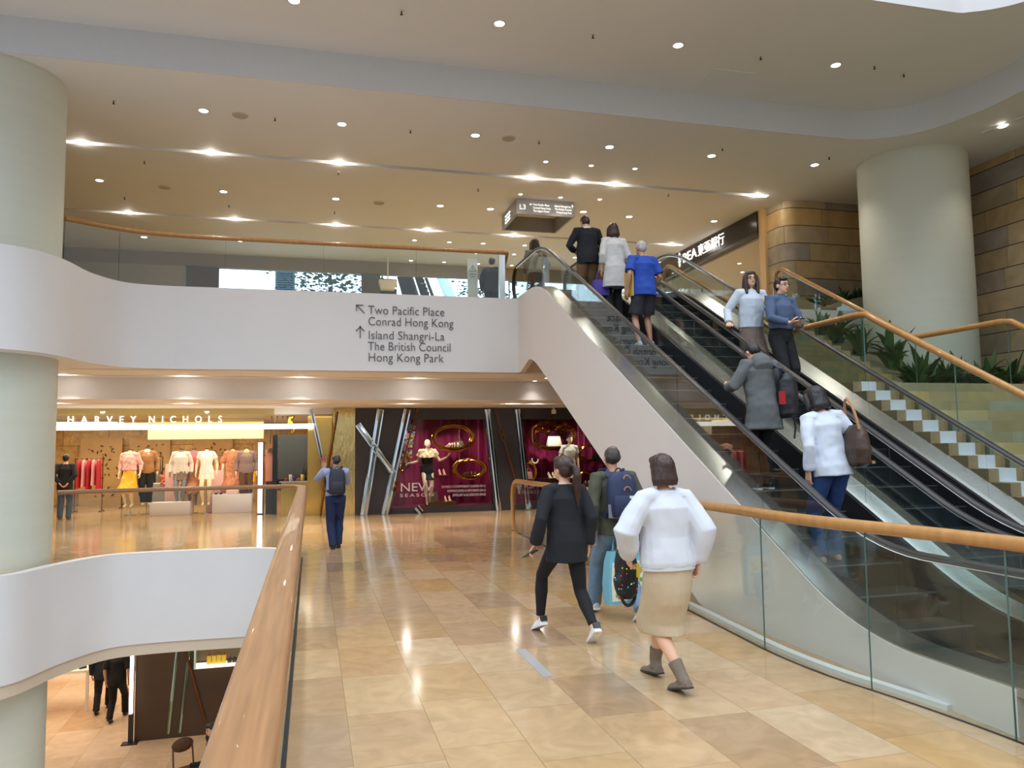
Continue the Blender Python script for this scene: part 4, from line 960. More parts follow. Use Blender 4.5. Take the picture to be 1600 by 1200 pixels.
MB().ball((0, .25, .83), (.2, .025, .13), 14).build('backrest', cw, t)

# ================================================================== BEYOND THE FAR WINDOW AND ON THE UPPER STOREY
t = thing('louvre_panel', 'pale building with blue louvres outside the far window', 'building', (-1.0, 29, 4.5)); MB().box(-.36, .36, .12, .2, 0, 5).build('wall', mat('pale_facade', (.9, .92, .95, 1), .6), t, smooth=False)
for k in range(26): MB().box(-.32, .32, 0, .12, 2.6+.085*k, 2.64+.085*k).build('louvre', mat('louvre_blue', S(60, 120, 150), .4), t, smooth=False)
def far_tree(x, y, h, r, label, seed):
    t = thing('tree', label, 'tree', (x, y, 4.5)); rnd = random.Random(seed); b = MB()
    MB().tube([V((0, 0, 0)), V((.1, 0, h*.4)), V((0, 0, h*.8))], [.14, .1, .04], 8).build('trunk', mat('bark', S(90, 84, 70), .8), t)
    for k in range(1100):
        p = V((rnd.gauss(0, r*.5), rnd.gauss(0, r*.4), h*.62+rnd.gauss(0, r*.42))); s = rnd.uniform(.06, .13)
        m_ = Matrix.Rotation(rnd.uniform(0, 6), 3, 'Z') @ Matrix.Rotation(rnd.uniform(0, 3), 3, 'X')
        q = [p+m_ @ V((u*s, w_*s*.5, 0)) for u, w_ in ((-1, 0), (0, 1), (1, 0), (0, -1))]; vs = [b.bm.verts.new(k_) for k_ in q]; b.bm.faces.new(vs)
    b.build('crown', mat('tree_leaf', S(44, 92, 80), .6, var=.4), t, smooth=False)
far_tree(.55, 28, 5.2, 1.6, 'green tree outside the far window, left of the grey pier', 1)
far_tree(7.0, 31, 5.0, 1.5, 'tree outside the window behind the escalator head', 2)
# escalator outside, seen through the window
fe = thing('escalator', 'distant escalator seen through the far window, climbing away', 'escalator', (3.7, 26.0, 6.0)); 
def inc(b, x0, x1, y0, y1, z0, dz): b.loft([[V((x0, y, z0+.62*(y-y0))), V((x1, y, z0+.62*(y-y0))), V((x1, y, z0+dz+.62*(y-y0))), V((x0, y, z0+dz+.62*(y-y0)))] for y in (y0, y1)])
b = MB(); inc(b, -.95, -.62, 0, 6, 0, .35); b.build('deck', steel, fe, smooth=False)
b = MB(); inc(b, .55, .8, 0, 6, 0, .35); b.build('deck', steel, fe, smooth=False)
b = MB(); inc(b, 1.0, 1.3, 0, 6, .1, .35); b.build('glass_panel', mat('cyan_panel', S(120, 210, 216), .3), fe, smooth=False)
for k in range(14): MB().box(-.6, .54, .4*k, .4*k+.42, .248*k-.22, .248*k+.02).build('step', stepm, fe, smooth=False)
b = MB(); inc(b, .0, .05, 0, 6, .05, .3); b.build('divider', steel, fe, smooth=False)
# white pendant lamp in front of the dark panel
t = thing('pendant_lamp', 'small white flared shade on a stick before the dark panel', 'lamp', (2.2, 23.2, 6.45)); MB().loft([[V((r*sx, r*.7*sy, z)) for sx, sy in ((-1, -1), (1, -1), (1, 1), (-1, 1))] for z, r in ((0, .20), (.28, .27))]).build('shade', wt, t, smooth=False); MB().tube([V((0, 0, .28)), V((0, 0, 1.05))], .02, 6).build('stick', wt, t)
# slip warning stand behind the balcony glass
t = thing('warning_stand', 'white warning stand with triangle symbol behind the balcony glass', 'sign', (3.12, 15.0, 4.5)); MB().box(-.105, .105, -.02, .02, 0, .98, bev=.006).build('board', mat('stand_white', S(226, 226, 218), .5), t)
a_ = bars('warning_symbol', [(-.07, .72, .07, .72), (-.07, .72, 0, .84), (.07, .72, 0, .84), (0, .74, 0, .80), (-.06, .655, .06, .655)], .010, letg, t, .004); a_.location = (0, -.022, 0)
MB().box(-.11, .11, -.06, .12, -.0, .03).build('foot', mat('stand_white', 0), t, smooth=False)
MB().box(-.045, .045, -.024, -.02, .60, .61).build('caption', letg, t, smooth=False)
# ================================================================== CEILING LAMPS
lampm = emit('lamp_glow', (1, .93, .82, 1), 14.0)
rimm = mat('lamp_rim', (.75, .73, .70, 1), .4)
LD = {}
def lamp_data(kind, power, col=(1, .92, .82)):
    k = (kind, power)
    if k not in LD:
        l = bpy.data.lights.new('lamp_beam', 'SPOT' if kind == 'spot' else 'POINT'); l.energy = power; l.color = col; l.shadow_soft_size = .06
        if kind == 'spot': l.spot_size = math.radians(110); l.spot_blend = .8
        LD[k] = l
    return LD[k]
_disc = {}
def downlight(x, y, z, r, label, group, power, kind='spot', beam=True):
    t = thing('ceiling_downlight', label, 'light', (x, y, z), 0, group)
    if r not in _disc:
        b = MB(); b.loft([[V((q*math.cos(a), q*math.sin(a), zz)) for a in [2*PI*k/20 for k in range(20)]] for q, zz in ((r*1.0, .0), (r*1.35, .0), (r*1.3, -.012), (r*1.02, -.014))], cap=False)
        o1 = b.build('rim', rimm, t); o2 = MB().cyl((0, 0), r, -.012, -.002, 20).build('lens', lampm, t, smooth=False); _disc[r] = (o1.data, o2.data)
    else:
        for nm, me in zip(('rim', 'lens'), _disc[r]):
            o = bpy.data.objects.new(nm, me); COL.objects.link(o); o.parent = t
    if beam:
        o = bpy.data.objects.new('lamp_beam', lamp_data(kind, power)); COL.objects.link(o); o.parent = t; o.location = (0, 0, -.06)
    return t
def row(pts, z, r, text_, group, power, kind='spot', beam=True, down=0):
    for i, (x, y) in enumerate(pts):
        t = downlight(x, y, z, r, 'round ceiling downlight %s, %s' % (text_, nth(i, len(pts))), group, power, kind, beam)
        if down:        # the beam that reaches the floor
            o = bpy.data.objects.new('lamp_beam', lamp_data('spot', down)); COL.objects.link(o); o.parent = t; o.location = (0, 0, -.10)
row([(-.29, 10.87), (2.69, 10.78), (5.62, 10.74), (8.53, 10.72)], 8.05, .075, 'in the higher ceiling strip', 'lamps in the higher ceiling', 110)
row([(-1.84, 13.66), (.48, 13.7), (2.92, 13.66), (5.59, 13.63), (7.79, 13.61), (10.18, 13.59)], 7.5, .075, 'between the ceiling step and the first slot', 'lamps before the first slot', 70)
row([(-4.46, 17.8), (-1.97, 18.0), (.5, 17.98), (2.96, 17.98), (4.2, 17.97), (6.52, 17.7), (7.81, 17.84), (10.16, 17.74)], 7.5, .075, 'between the two ceiling slots', 'lamps between the slots', 60)
row([(4.6, 14.65), (5.59, 14.65), (6.56, 14.62)], 7.5, .045, 'of the small trio before the first slot', 'small trio before the first slot', 20)
row([(4.63, 16.74), (5.61, 16.76), (6.57, 16.7)], 7.5, .045, 'of the small trio before the ceiling sign', 'small trio before the ceiling sign', 20)
row([(-4.47, 22.4), (-1.98, 22.28), (.52, 22.18)], 7.5, .075, 'seen through the balcony glass', 'lamps beyond the second slot', 60)
row([(2.76, 21.22), (3.75, 21.22), (4.72, 21.16), (5.95, 21.12)], 7.5, .055, 'in the far small row above the balcony handrail', 'far small lamps, nearer row', 20)
row([(2.76, 22.23), (3.75, 22.25), (4.75, 22.28), (5.91, 22.2), (7.86, 22.2)], 7.5, .055, 'in the farthest small row', 'far small lamps, farther row', 20)
row([(2.95, 23.6), (4.0, 23.6), (5.1, 23.6), (6.2, 23.6), (7.3, 23.6)], 7.5, .05, 'washing the far bulkhead', 'wall washers at the far bulkhead', 16)
row([(-4.24, 15.66), (-1.95, 15.66), (.49, 15.66), (4.59, 15.66), (5.58, 15.66), (6.53, 15.66), (10.13, 15.66)], 7.57, .075, 'inside the first ceiling slot', 'lamps in the first slot', 16, 'point')
row([(-4.39, 20.18), (-1.93, 20.18), (.57, 20.18), (2.97, 20.18), (5.38, 20.18), (10.14, 20.18)], 7.57, .075, 'inside the second ceiling slot', 'lamps in the second slot', 16, 'point')
row([(-4.51, 15.94), (-2.4, 15.94), (-.22, 15.94), (2.1, 15.94)], 3.19, .075, 'in the slot under the balcony', 'lamps in the slot under the balcony', 5, 'point', down=230)
row([(-5.2, 17.94), (-2.69, 17.94), (-.22, 17.94), (2.13, 17.94), (4.70, 17.94), (5.3, 17.94)], 2.77, .075, 'in the slot nearest the shop front', 'lamps in the slot by the shop front', 7, 'point', down=150)
row([(4.81, 15.5), (4.75, 16.2)], 3.12, .045, 'small, under the truss corner', 'small lamps by the truss', 10)
row([(12.1, 17.6), (12.6, 18.6), (12.0, 19.6), (12.7, 20.6)], 6.90, .05, 'in the bank entrance ceiling', 'lamps in the bank entrance', 22)
row([(12.9, 18.2), (13.0, 20.0)], 6.90, .05, 'near the bank entrance wall', 'lamps by the bank wall', 22)
row([(-2.4, 14.6)], -1.42, .07, 'under the curved floor edge below', 'lamp of the storey below', 40)
# display window spots
for i, (x, y, p, tx) in enumerate(((2.6, 20.1, 44, 2.9), (3.6, 20.1, 44, 3.5), (4.4, 20.1, 30, 4.2), (6.2, 20.1, 55, 6.3), (7.3, 20.1, 34, 7.4))):
    t = thing('window_spotlight', 'small spotlight at the top of the crimson windows, %s' % nth(i, 5), 'light', (x, y, 2.52), 0, 'window spotlights')
    MB().cyl((0, 0), .035, -.09, .03, 12).build('housing', dark, t); MB().cyl((0, 0), .028, -.095, -.088, 12).build('lens', lampm, t)
    o = bpy.data.objects.new('lamp_beam', lamp_data('spot', p)); COL.objects.link(o); o.parent = t; o.location = (0, 0, -.12); o.rotation_euler = (.5, 0, 0)
# curved lamp slot at far right of the ceiling
t = thing('curved_light', 'curved recessed lamp with bright tip in the ceiling at the upper right corner', 'light', (12.35, 11.0, 7.488)); b = MB()
P = smoothpath([(-.08, .42, 0), (-.05, .1, 0), (.02, -.2, 0), (.2, -.9, 0), (.4, -2, 0)], 5)
b.sweep(P, [(-.055, -.02), (.055, -.02), (.055, .01), (-.055, .01)]).build('rim', rimm, t); MB().ball((-.04, .02, -.025), (.07, .09, .02)).build('lens', lampm, t)
o = bpy.data.objects.new('lamp_beam', lamp_data('spot', 40)); COL.objects.link(o); o.parent = t; o.location = (0, 0, -.1)
# sprinklers, speakers
spk = mat('sprinkler_metal', S(70, 62, 54), .4, .6)
def sprinklers(pts, z, tx, grp):
    for i, (x, y) in enumerate(pts):
        t = thing('sprinkler', 'small sprinkler head %s, %s' % (tx, nth(i, len(pts))), 'sprinkler', (x, y, z), 0, grp)
        MB().cyl((0, 0), .035, -.01, 0, 14).build('plate', rimm, t); MB().cyl((0, 0), .010, -.055, -.01, 8).cyl((0, 0), .022, -.06, -.055, 10).build('nozzle', spk, t)
sprinklers([(1.22, 10.79), (4.18, 10.76), (7.12, 10.76), (9.2, 10.6), (9.9, 10.72)], 8.05, 'in the higher ceiling strip', 'sprinklers in the higher ceiling')
sprinklers([(-3.23, 13.6), (-.67, 13.7), (1.71, 13.7), (4.16, 13.66), (7.8, 13.2), (10.19, 13.14)], 7.5, 'before the first ceiling slot', 'sprinklers before the first slot')
sprinklers([(-3.3, 16.4), (.5, 16.2), (-4.2, 18.9), (-1.95, 19.0), (.5, 19.0), (3.6, 16.6), (8.0, 16.0)], 7.5, 'between the ceiling slots', 'sprinklers between the slots')
for i, (x, y) in enumerate(((-1.25, 13.73), (3.56, 13.67), (-3.2, 18.0), (1.5, 18.1))):
    t = thing('ceiling_speaker', 'flat round speaker grille in the ceiling, %s' % nth(i, 4), 'speaker', (x, y, 7.5), 0, 'ceiling speakers'); MB().cyl((0, 0), .12, -.012, 0, 24).build('grille', mat('speaker_grille', S(186, 176, 166), .7), t); MB().loft([[V((q*math.cos(a), q*math.sin(a), zz)) for a in [2*PI*k/24 for k in range(24)]] for q, zz in ((.12, 0), (.14, 0), (.12, -.016))], cap=False).build('rim', mat('speaker_rim', S(206, 198, 190), .6), t)
# ================================================================== PEOPLE
def remesh(b, vox, smooth=3, it=.5):
    me = bpy.data.meshes.new('tmp'); bmesh.ops.recalc_face_normals(b.bm, faces=b.bm.faces); b.bm.to_mesh(me); b.bm.free()
    o = bpy.data.objects.new('tmp', me); WCOL.objects.link(o)
    m = o.modifiers.new('r', 'REMESH'); m.mode = 'VOXEL'; m.voxel_size = vox; m.use_smooth_shade = True
    if smooth:
        k = o.modifiers.new('s', 'SMOOTH'); k.iterations = smooth; k.factor = it
    r = mesh_of(o); bpy.data.objects.remove(o); bpy.data.meshes.remove(me); return r
def crumple(me, amp, fr=(6, 6, 3), seed=0.):
    """cloth folds: push the surface in and out along its normals"""
    off = V((seed*3.1, seed*1.7, seed*2.3)); me.update()
    n = len(me.vertices); N = [0.]*(3*n); Q = [0.]*(3*n)
    me.vertices.foreach_get('normal', N); me.vertices.foreach_get('co', Q)
    for i in range(0, 3*n, 3):
        p = V((Q[i]*fr[0], Q[i+1]*fr[1], Q[i+2]*fr[2]))+off
        h = amp*(noise.noise(p)+.5*noise.noise(p*2.3))
        Q[i] += N[i]*h; Q[i+1] += N[i+1]*h; Q[i+2] += N[i+2]*h
    me.vertices.foreach_set('co', Q); me.update()
def ik(a, c, l1, l2, pole):
    d = c-a; L_ = d.length; mx = (l1+l2)*.999
    if L_ > mx: c = a+d*(mx/L_); d = c-a; L_ = mx
    u = d/L_; x = (l1*l1-l2*l2+L_*L_)/(2*L_); h = math.sqrt(max(l1*l1-x*x, 0))
    n = pole-u*pole.dot(u)
    n = n.normalized() if n.length > 1e-6 else V((0, 1, 0))
    return a+u*x+n*h, c
def ell(c, rx, ry, n=20, tilt=None):
    pts = []
    for k in range(n):
        a = 2*PI*k/n; p = V((rx*math.cos(a), ry*math.sin(a), 0))
        if tilt is not None: p = tilt @ p
        pts.append(V(c)+p)
    return pts
def hand(b, w, d, n, side, curl, s, splay=5):
    """palm and five fingers; d along the hand, n towards what the palm faces, side +1 thumb towards d x n"""
    d = d.normalized(); n = (n-d*n.dot(d)).normalized(); t = d.cross(n)*side
    q = lambda a, bb, c: w+d*(a*s)+t*(bb*s)+n*(c*s)
    b.loft([[q(a, wd*math.cos(k*PI/6), th*math.sin(k*PI/6)) for k in range(12)] for a, wd, th in ((-.03, .023, .018), (0, .026, .018), (.03, .037, .016), (.07, .043, .014), (.095, .040, .011))])
    for i, (off, ln, sp_) in enumerate(((.033, .068, 1.3), (.011, .078, .4), (-.011, .072, -.4), (-.032, .056, -1.4))):
        a = math.radians(splay*sp_); p = q(.088, off, 0); dd = (d*math.cos(a)+t*math.sin(a)); nn = n; pts = [p-dd*.015*s, p]
        ang = 0
        for j, fr in enumerate((.45, .32, .23)):
            ang += curl*(.75+.12*i)*(.7 if j == 0 else 1.0)
            p = p+(dd*math.cos(ang)+nn*math.sin(ang))*(ln*fr*s); pts.append(p)
        b.tube(pts, [.0095*s, .0095*s, .0088*s, .008*s, .0065*s], 8)
    p0 = q(.018, .026, .004); p1 = q(.045, .050, .014+.01*curl); p2 = q(.072, .058-.012*curl, .022+.02*curl); p3 = q(.095, .056-.022*curl, .028+.03*curl)
    b.tube([p0, p1, p2, p3], [.013*s, .012*s, .0105*s, .008*s], 8)
skinA = mat('skin_light', S(222, 172, 142), .5, var=.06, scale=6)
skinB = mat('skin_tan', S(190, 138, 108), .5, var=.06, scale=6)
eyem = mat('eye_dark', S(24, 18, 16), .2); lipm = mat('lip', S(176, 96, 88), .5)
hairm = {'black': mat('hair_black', S(26, 20, 20), .38, var=.5, scale=30, stretch=(1, 1, .12), bump=.5, bscale=90), 'brown': mat('hair_brown', S(58, 36, 28), .36, var=.5, scale=30, stretch=(1, 1, .12), bump=.5, bscale=90),
         'grey': mat('hair_grey', S(176, 172, 168), .5, var=.3, scale=30, stretch=(1, 1, .12), bump=.5, bscale=90), 'thin': mat('hair_thin', S(62, 52, 50), .5, var=.3, scale=20)}
def person(name, label, cat, loc, facing, height, P, group=None):
    """P: pose and outfit, lengths in metres on a 1.70 m figure facing +Y"""
    k = height/1.70; fem = P.get('fem', True); vox = P.get('vox', .010)/k; rnd = random.Random(hash(label) % 1 + int(loc[0]*100))
    skin = P.get('skin', skinA)
    root = thing(name, label, cat, loc, math.radians(facing), group)
    lean = math.radians(P.get('lean', 3)); tw = math.radians(P.get('twist', 0)); side_ = math.radians(P.get('side', 0))
    hipz = P.get('hipz', .905); sway = V((P.get('sway', 0), P.get('push', 0), 0))
    piv = V((0, 0, hipz)); Um = Matrix.Rotation(-lean, 3, 'X') @ Matrix.Rotation(side_, 3, 'Y') @ Matrix.Rotation(tw, 3, 'Z')
    def U(p): p = V(p); return Um @ (p-V((0, 0, .905)))+piv+sway
    Um3 = Um
    nod = math.radians(P.get('nod', 0)); turn = math.radians(P.get('turn', 0)); tiltr = math.radians(P.get('tilt', 0))
    Hm = Um @ Matrix.Rotation(turn, 3, 'Z') @ Matrix.Rotation(-nod, 3, 'X') @ Matrix.Rotation(tiltr, 3, 'Y'); hp = V((0, -.005, 1.47))
    def Hd(p): return U(hp)+Hm @ (V(p)-hp)
    shx = .165 if fem else .185; wide = P.get('wide', 1.0)
    sh = {s: U((s*shx, -.005, 1.385)) for s in (-1, 1)}; hipx = .085
    hips = {s: V((s*hipx, 0, hipz-.02))+sway for s in (-1, 1)}
    feet = P.get('feet', {-1: (-.10, 0, 0, 0), 1: (.10, 0, 0, 0)})   # x, y, heel lift angle, yaw
    legs = {}
    for s in (-1, 1):
        f = feet[s]; x, y, lift, yaw = f[:4]; dz = f[4] if len(f) > 4 else 0
        L_ = math.radians(lift); an = V((x, y-.0, .075+dz))
        if lift: an = V((x, y+.12-.12*math.cos(L_)+0.0, .075*math.cos(L_)+.15*math.sin(L_)+dz))
        kn, an = ik(hips[s], an, .435, .41, V((s*.10+math.sin(math.radians(-yaw))*.3, 1, 0)))
        legs[s] = (hips[s], kn, an, L_, math.radians(yaw))
    arms = {}
    for s in (-1, 1):
        a = P.get('arms', {}).get(s, (s*.06+0, .03, -.50)); tgt = sh[s]+Um @ V(a[:3])
        pole = V(P.get('poles', {}).get(s, (s*.5, -1, -.25)))
        el_, wr = ik(sh[s], tgt, .285, .245, Um @ pole); arms[s] = (sh[s], el_, wr)
    # ---- body: one continuous skin
    b = MB(); hw, ww = (.168, .122) if fem else (.160, .138); hw *= wide; ww *= wide
    tor = [(.84, 0, hw*.86, .10), (.91, -.01, hw, .115), (1.0, 0, (hw+ww)/2, .105), (1.08, .005, ww, .095*wide), (1.2, .008, .138*wide, .107*wide), (1.31, 0, .158*wide, .105), (1.385, -.005, .14, .075), (1.43, -.01, .07, .058), (1.46, -.008, .05, .052)]
    b.loft([[U(V((x.x, x.y+yo, x.z))) for x in ell((0, 0, z), rx, ry)] for z, yo, rx, ry in tor])
    for s in (-1, 1):
        S_, E_, W_ = arms[s]
        b.tube([U((s*.06, -.005, 1.40)), S_, S_.lerp(E_, .35), E_, E_.lerp(W_, .3), W_], [.055, .056, .046, .038, .038, .024], 12)
        h_, k_, a_, L_, yw = legs[s]
        b.tube([h_+V((0, 0, .06)), h_, h_.lerp(k_, .5), k_, k_.lerp(a_, .35), k_.lerp(a_, .8), a_-V((0, 0, .03))], [.085, .084, .070, .052, .055, .036, .033], 14)
        fm = Matrix.Rotation(yw, 3, 'Z') @ Matrix.Rotation(-L_, 3, 'X')
        b.ball(a_+fm @ V((0, .06, -.045)), (.036, .11, .030), 12, rot=fm); b.ball(a_+fm @ V((0, -.03, -.04)), (.031, .035, .04), 12, rot=fm)
    headless = P.get('headless', False)
    nk = [U((0, -.012, 1.41)), U((0, -.005, 1.46)), Hd((0, .006, 1.52)) if not headless else U((0, -.0, 1.50))]
    b.tube(nk, [.056 if not fem else .050, .050 if not fem else .043, .050 if not fem else .043], 14)
    if not headless:
        b.ball(Hd((0, .0, 1.612)), (.074, .092, .090), 18, rot=Hm); b.ball(Hd((0, .035, 1.555)), (.058, .062, .078), 16, rot=Hm)
        b.ball(Hd((0, .055, 1.510)), (.034, .036, .026), 12, rot=Hm)
        b.ball(Hd((0, .100, 1.572)), (.012, .018, .022), 10, rot=Hm); b.ball(Hd((0, .092, 1.595)), (.008, .012, .03), 8, rot=Hm)
        for s in (-1, 1): b.ball(Hd((s*.075, .0, 1.575)), (.011, .022, .032), 10, rot=Hm)
    me = remesh(b, vox, 4)
    # hands at finer resolution, joined into the same skin mesh
    hb = MB(); hv = P.get('hvox', .0055)
    for s in (-1, 1):
        S_, E_, W_ = arms[s]; d = (W_-E_).normalized(); hd = P.get('hands', {}).get(s, {})
        d2 = Um @ V(hd['dir']) if 'dir' in hd else d
        n = Um @ V(hd.get('palm', (-s, .15, 0)))
        hb.tube([W_-d*.06, W_, W_+d2.normalized()*.012], [.026, .024, .022], 10)
        hand(hb, W_, d2, n, hd.get('thumb', s*(1 if True else 1)), hd.get('curl', .38), .95 if fem else 1.05, hd.get('splay', 5))
    hm_ = remesh(hb, hv/k, 1, .4)
    bm = bmesh.new(); bm.from_mesh(me); bm.from_mesh(hm_); bm.to_mesh(me); bm.free(); bpy.data.meshes.remove(hm_)
    def fin(name_, me_, m_, par=root, sm=180):
        me_.transform(Matrix.Scale(k, 4))
        me_.name = name_; me_.materials.clear(); o = link(name_, me_, None, par, None, sm); me_.materials.append(m_)
        return o
    body = fin('body', me, skin)
    def part(name_, b_, m_, par=root, sm=None):
        bmesh.ops.recalc_face_normals(b_.bm, faces=b_.bm.faces); q = bpy.data.meshes.new(name_); b_.bm.to_mesh(q); b_.bm.free()
        return fin(name_, q, m_, par, sm)
    if not headless and P.get('face', True):
        for s in (-1, 1):
            part('eye', MB().ball(Hd((s*.030, .083, 1.596)), (.013, .009, .0065), 10, rot=Hm), eyem)
            part('eyebrow', MB().tube([Hd((s*.014, .092, 1.617)), Hd((s*.030, .092, 1.622)), Hd((s*.046, .080, 1.617))], .004, 6), hairm['black'])
        part('mouth', MB().ball(Hd((0, .090, 1.538)), (.024, .009, .007), 10, rot=Hm), lipm)
    if P.get('glasses'):
        b = MB()
        for s in (-1, 1):
            b.tube([Hd((s*.032+.025*math.cos(a), .104-.01*abs(math.cos(a)), 1.592+.018*math.sin(a))) for a in [2*PI*j/16 for j in range(16)]], .0028, 6, closed=True)
            b.tube([Hd((s*.057, .094, 1.598)), Hd((s*.074, .03, 1.60)), Hd((s*.078, -.01, 1.592))], .0026, 6)
        b.tube([Hd((-.008, .106, 1.596)), Hd((.008, .106, 1.596))], .0028, 6); part('glasses', b, dark)
    # ---- hair
    hs = P.get('hair', ('bob', 'brown'))
    if hs and not headless:
        b = MB(); kind, hc = hs
        if kind == 'balding':
            b.ball(Hd((0, -.022, 1.590)), (.081, .078, .062), 18, rot=Hm); b.ball(Hd((0, -.012, 1.606)), (.079, .088, .094), 18, rot=Hm)
        elif kind == 'short':
            b.ball(Hd((0, -.014, 1.620)), (.082, .092, .090), 18, rot=Hm); b.ball(Hd((0, -.035, 1.585)), (.076, .066, .075), 16, rot=Hm); b.ball(Hd((.01, .045, 1.668)), (.062, .050, .036), 14, rot=Hm)
        else:
            b.ball(Hd((0, -.016, 1.622)), (.090, .100, .094), 20, rot=Hm); b.ball(Hd((0, -.042, 1.585)), (.084, .072, .085), 18, rot=Hm)
            b.ball(Hd((0, .030, 1.668)), (.076, .064, .044), 16, rot=Hm)
            if kind in ('bob', 'long', 'chin'):
                z1 = {'bob': 1.475, 'chin': 1.46, 'long': 1.34}[kind]
                rings = []
                for z, rx, ry, yo in ((1.66, .070, .065, -.03), (1.60, .096, .082, -.028), (1.54, .102, .080, -.034), (z1+.04, .106 if kind == 'bob' else .112, .076, -.040), (z1, .098, .062, -.040)):
                    rings.append([Hd(p) if z > 1.44 or kind == 'bob' else Hd(p) for p in ell((0, yo, z), rx, ry)])
                b.loft(rings)
                if kind in ('long', 'chin'):
                    for s in (-1, 1): b.tube([Hd((s*.070, .045, 1.65)), Hd((s*.086, .042, 1.58)), Hd((s*.088, .045, 1.50)), Hd((s*.084, .05, z1+.05)), Hd((s*.076, .05, z1+.01))], [.026, .026, .027, .028, .012], 10)
            if kind == 'ponytail':
                b.ball(Hd((0, -.112, 1.615)), (.026, .028, .026), 12, rot=Hm)
                b.tube([Hd((0, -.105, 1.615)), Hd((.004, -.150, 1.60)), Hd((.012, -.165, 1.52)), Hd((.020, -.150, 1.42)), Hd((.032, -.140, 1.31)), Hd((.040, -.135, 1.22))], [.020, .030, .040, .040, .030, .010], 12)
        q = remesh(b, max(vox*.8, .006), 2)
        crumple(q, .005, (34, 34, 7), 1.3)
        h_ = fin('hair', q, hairm[hc], root)
        if kind == 'ponytail': part('hair_tie', MB().tube([Hd((.026*math.cos(a), -.120, 1.612+.026*math.sin(a))) for a in [2*PI*j/14 for j in range(14)]], .007, 6, closed=True), black, h_)
        if kind == 'balding': part('bald_crown', MB().ball(Hd((0, -.030, 1.672)), (.048, .052, .030), 16, rot=Hm), mat('crown_skin', S(120, 92, 84), .4), h_)
    # ---- trousers, skirts
    bt = P.get('bottom'); cv = max(vox, .008)
    if bt:
        kind, m_ = bt[0], bt[1]; ex = bt[2] if len(bt) > 2 else .0
        b = MB()
        if kind in ('trousers', 'leggings', 'shorts', 'wide'):
            g = {'trousers': .016, 'leggings': .006, 'shorts': .024, 'wide': .02}[kind]+ex
            b.loft([ell(V((0, yo, z+hipz-.905))+sway, rx+g, ry+g) for z, yo, rx, ry in ((.82, -.005, hw*.84, .10), (.90, -.008, hw, .118), (1.0, 0, (hw+ww)/2, .105), (1.035, 0, ww+.008, .098))])
            for s in (-1, 1):
                h0, k0, a0, L_, yw = legs[s]
                if kind == 'shorts': pts = [h0+V((0, 0, .05)), h0, h0.lerp(k0, .45), h0.lerp(k0, .86)]; rs = [.09+g, .09+g, .088+g, .088+g]
                elif kind == 'leggings': pts = [h0+V((0, 0, .05)), h0, h0.lerp(k0, .5), k0, k0.lerp(a0, .35), k0.lerp(a0, .8), k0.lerp(a0, .93)]; rs = [.088+g, .087+g, .073+g, .054+g, .056+g, .040+g, .038+g]
                else:
                    e_ = a0+(a0-k0)*.06; pts = [h0+V((0, 0, .05)), h0, h0.lerp(k0, .5), k0, k0.lerp(a0, .4), k0.lerp(a0, .85), e_]; rs = [.09+g, .088+g, .076+g, .064+g, .062+g, .054+g, .056+g]
                b.tube(pts, rs, 16)
            q = remesh(b, cv, 3); crumple(q, .003 if kind == 'leggings' else .008, (9, 9, 8), 2.1); fin('trousers' if kind != 'shorts' else 'shorts', q, m_)
        else:   # skirt
            hem = bt[3] if len(bt) > 3 else .48; flare = bt[4] if len(bt) > 4 else .17
            rings = []
            n = 8
            for i in range(n+1):
                t = i/n; z = 1.03+hipz-.905-(1.03+hipz-.905-hem)*t
                cx = cy = 0; w_ = max(0, min(1, (hipz-.02-z)/.45)); spread = 0; PP = []
                for s in (-1, 1):
                    h0, k0, a0 = legs[s][:3]
                    if z > k0.z: p = h0.lerp(k0, min(1, max(0, (h0.z-z)/(h0.z-k0.z))))
                    else: p = k0.lerp(a0, min(1, (k0.z-z)/(k0.z-a0.z)))
                    cx += p.x/2; cy += p.y/2; spread = max(spread, abs(p.y)*.9); PP.append((p, .088 if z > k0.z+.1 else .066))
                base_r = (ww+.015)*(1-min(t*3.2, 1))+(hw+.018)*min(t*3.2, 1) if t < .32 else (hw+.018)+(flare-(hw+.018))*(t-.32)/.68
                ry = min(base_r*.78+max(0, spread-.02)*.55*w_, .26) if t > .3 else base_r*.78
                gx, gy = cx*w_+sway.x*(1-w_), cy*w_+sway.y*(1-w_)
                if t > .3:      # wide enough for both legs
                    base_r = max([base_r]+[abs(p.x-gx)+r_ for p, r_ in PP]); ry = min(max([ry]+[abs(p.y-gy)+r_ for p, r_ in PP]), .25)
                rings.append(ell((gx, gy, z), base_r, ry, 24))
            b.loft(rings); q = remesh(b, cv, 3); crumple(q, bt[5] if len(bt) > 5 else .008, (11, 11, 2.2), 3.7)
            sk = fin('skirt', q, m_)
    # ---- tops
    for ti, tp in enumerate(P.get('tops', [])):
        m_ = tp['mat']; g = tp.get('g', .018); hem = tp.get('hem', .86); hx = tp.get('hemr', 0.); b = MB()
        prof = [(z, yo, rx, ry) for z, yo, rx, ry in ((.60, 0, hw+.03, .125), (.72, 0, hw+.02, .125), (.84, -.005, hw+.005, .12), (.92, -.008, hw+.002, .12), (1.02, 0, (hw+ww)/2+.012, .108), (1.10, .004, ww+.014+tp.get('box', 0), .10), (1.2, .006, .142*wide+.004, .108*wide), (1.31, 0, .162*wide, .106), (1.385, -.006, .145, .076), (1.425, -.01, .08, .06)) if z > hem+.03]
        z0 = prof[0]; prof = [(hem, z0[1], z0[2]+hx, z0[3]+hx*.8)]+prof
        prof += [(tp.get('neck', 1.445), -.010, .060, .055)]
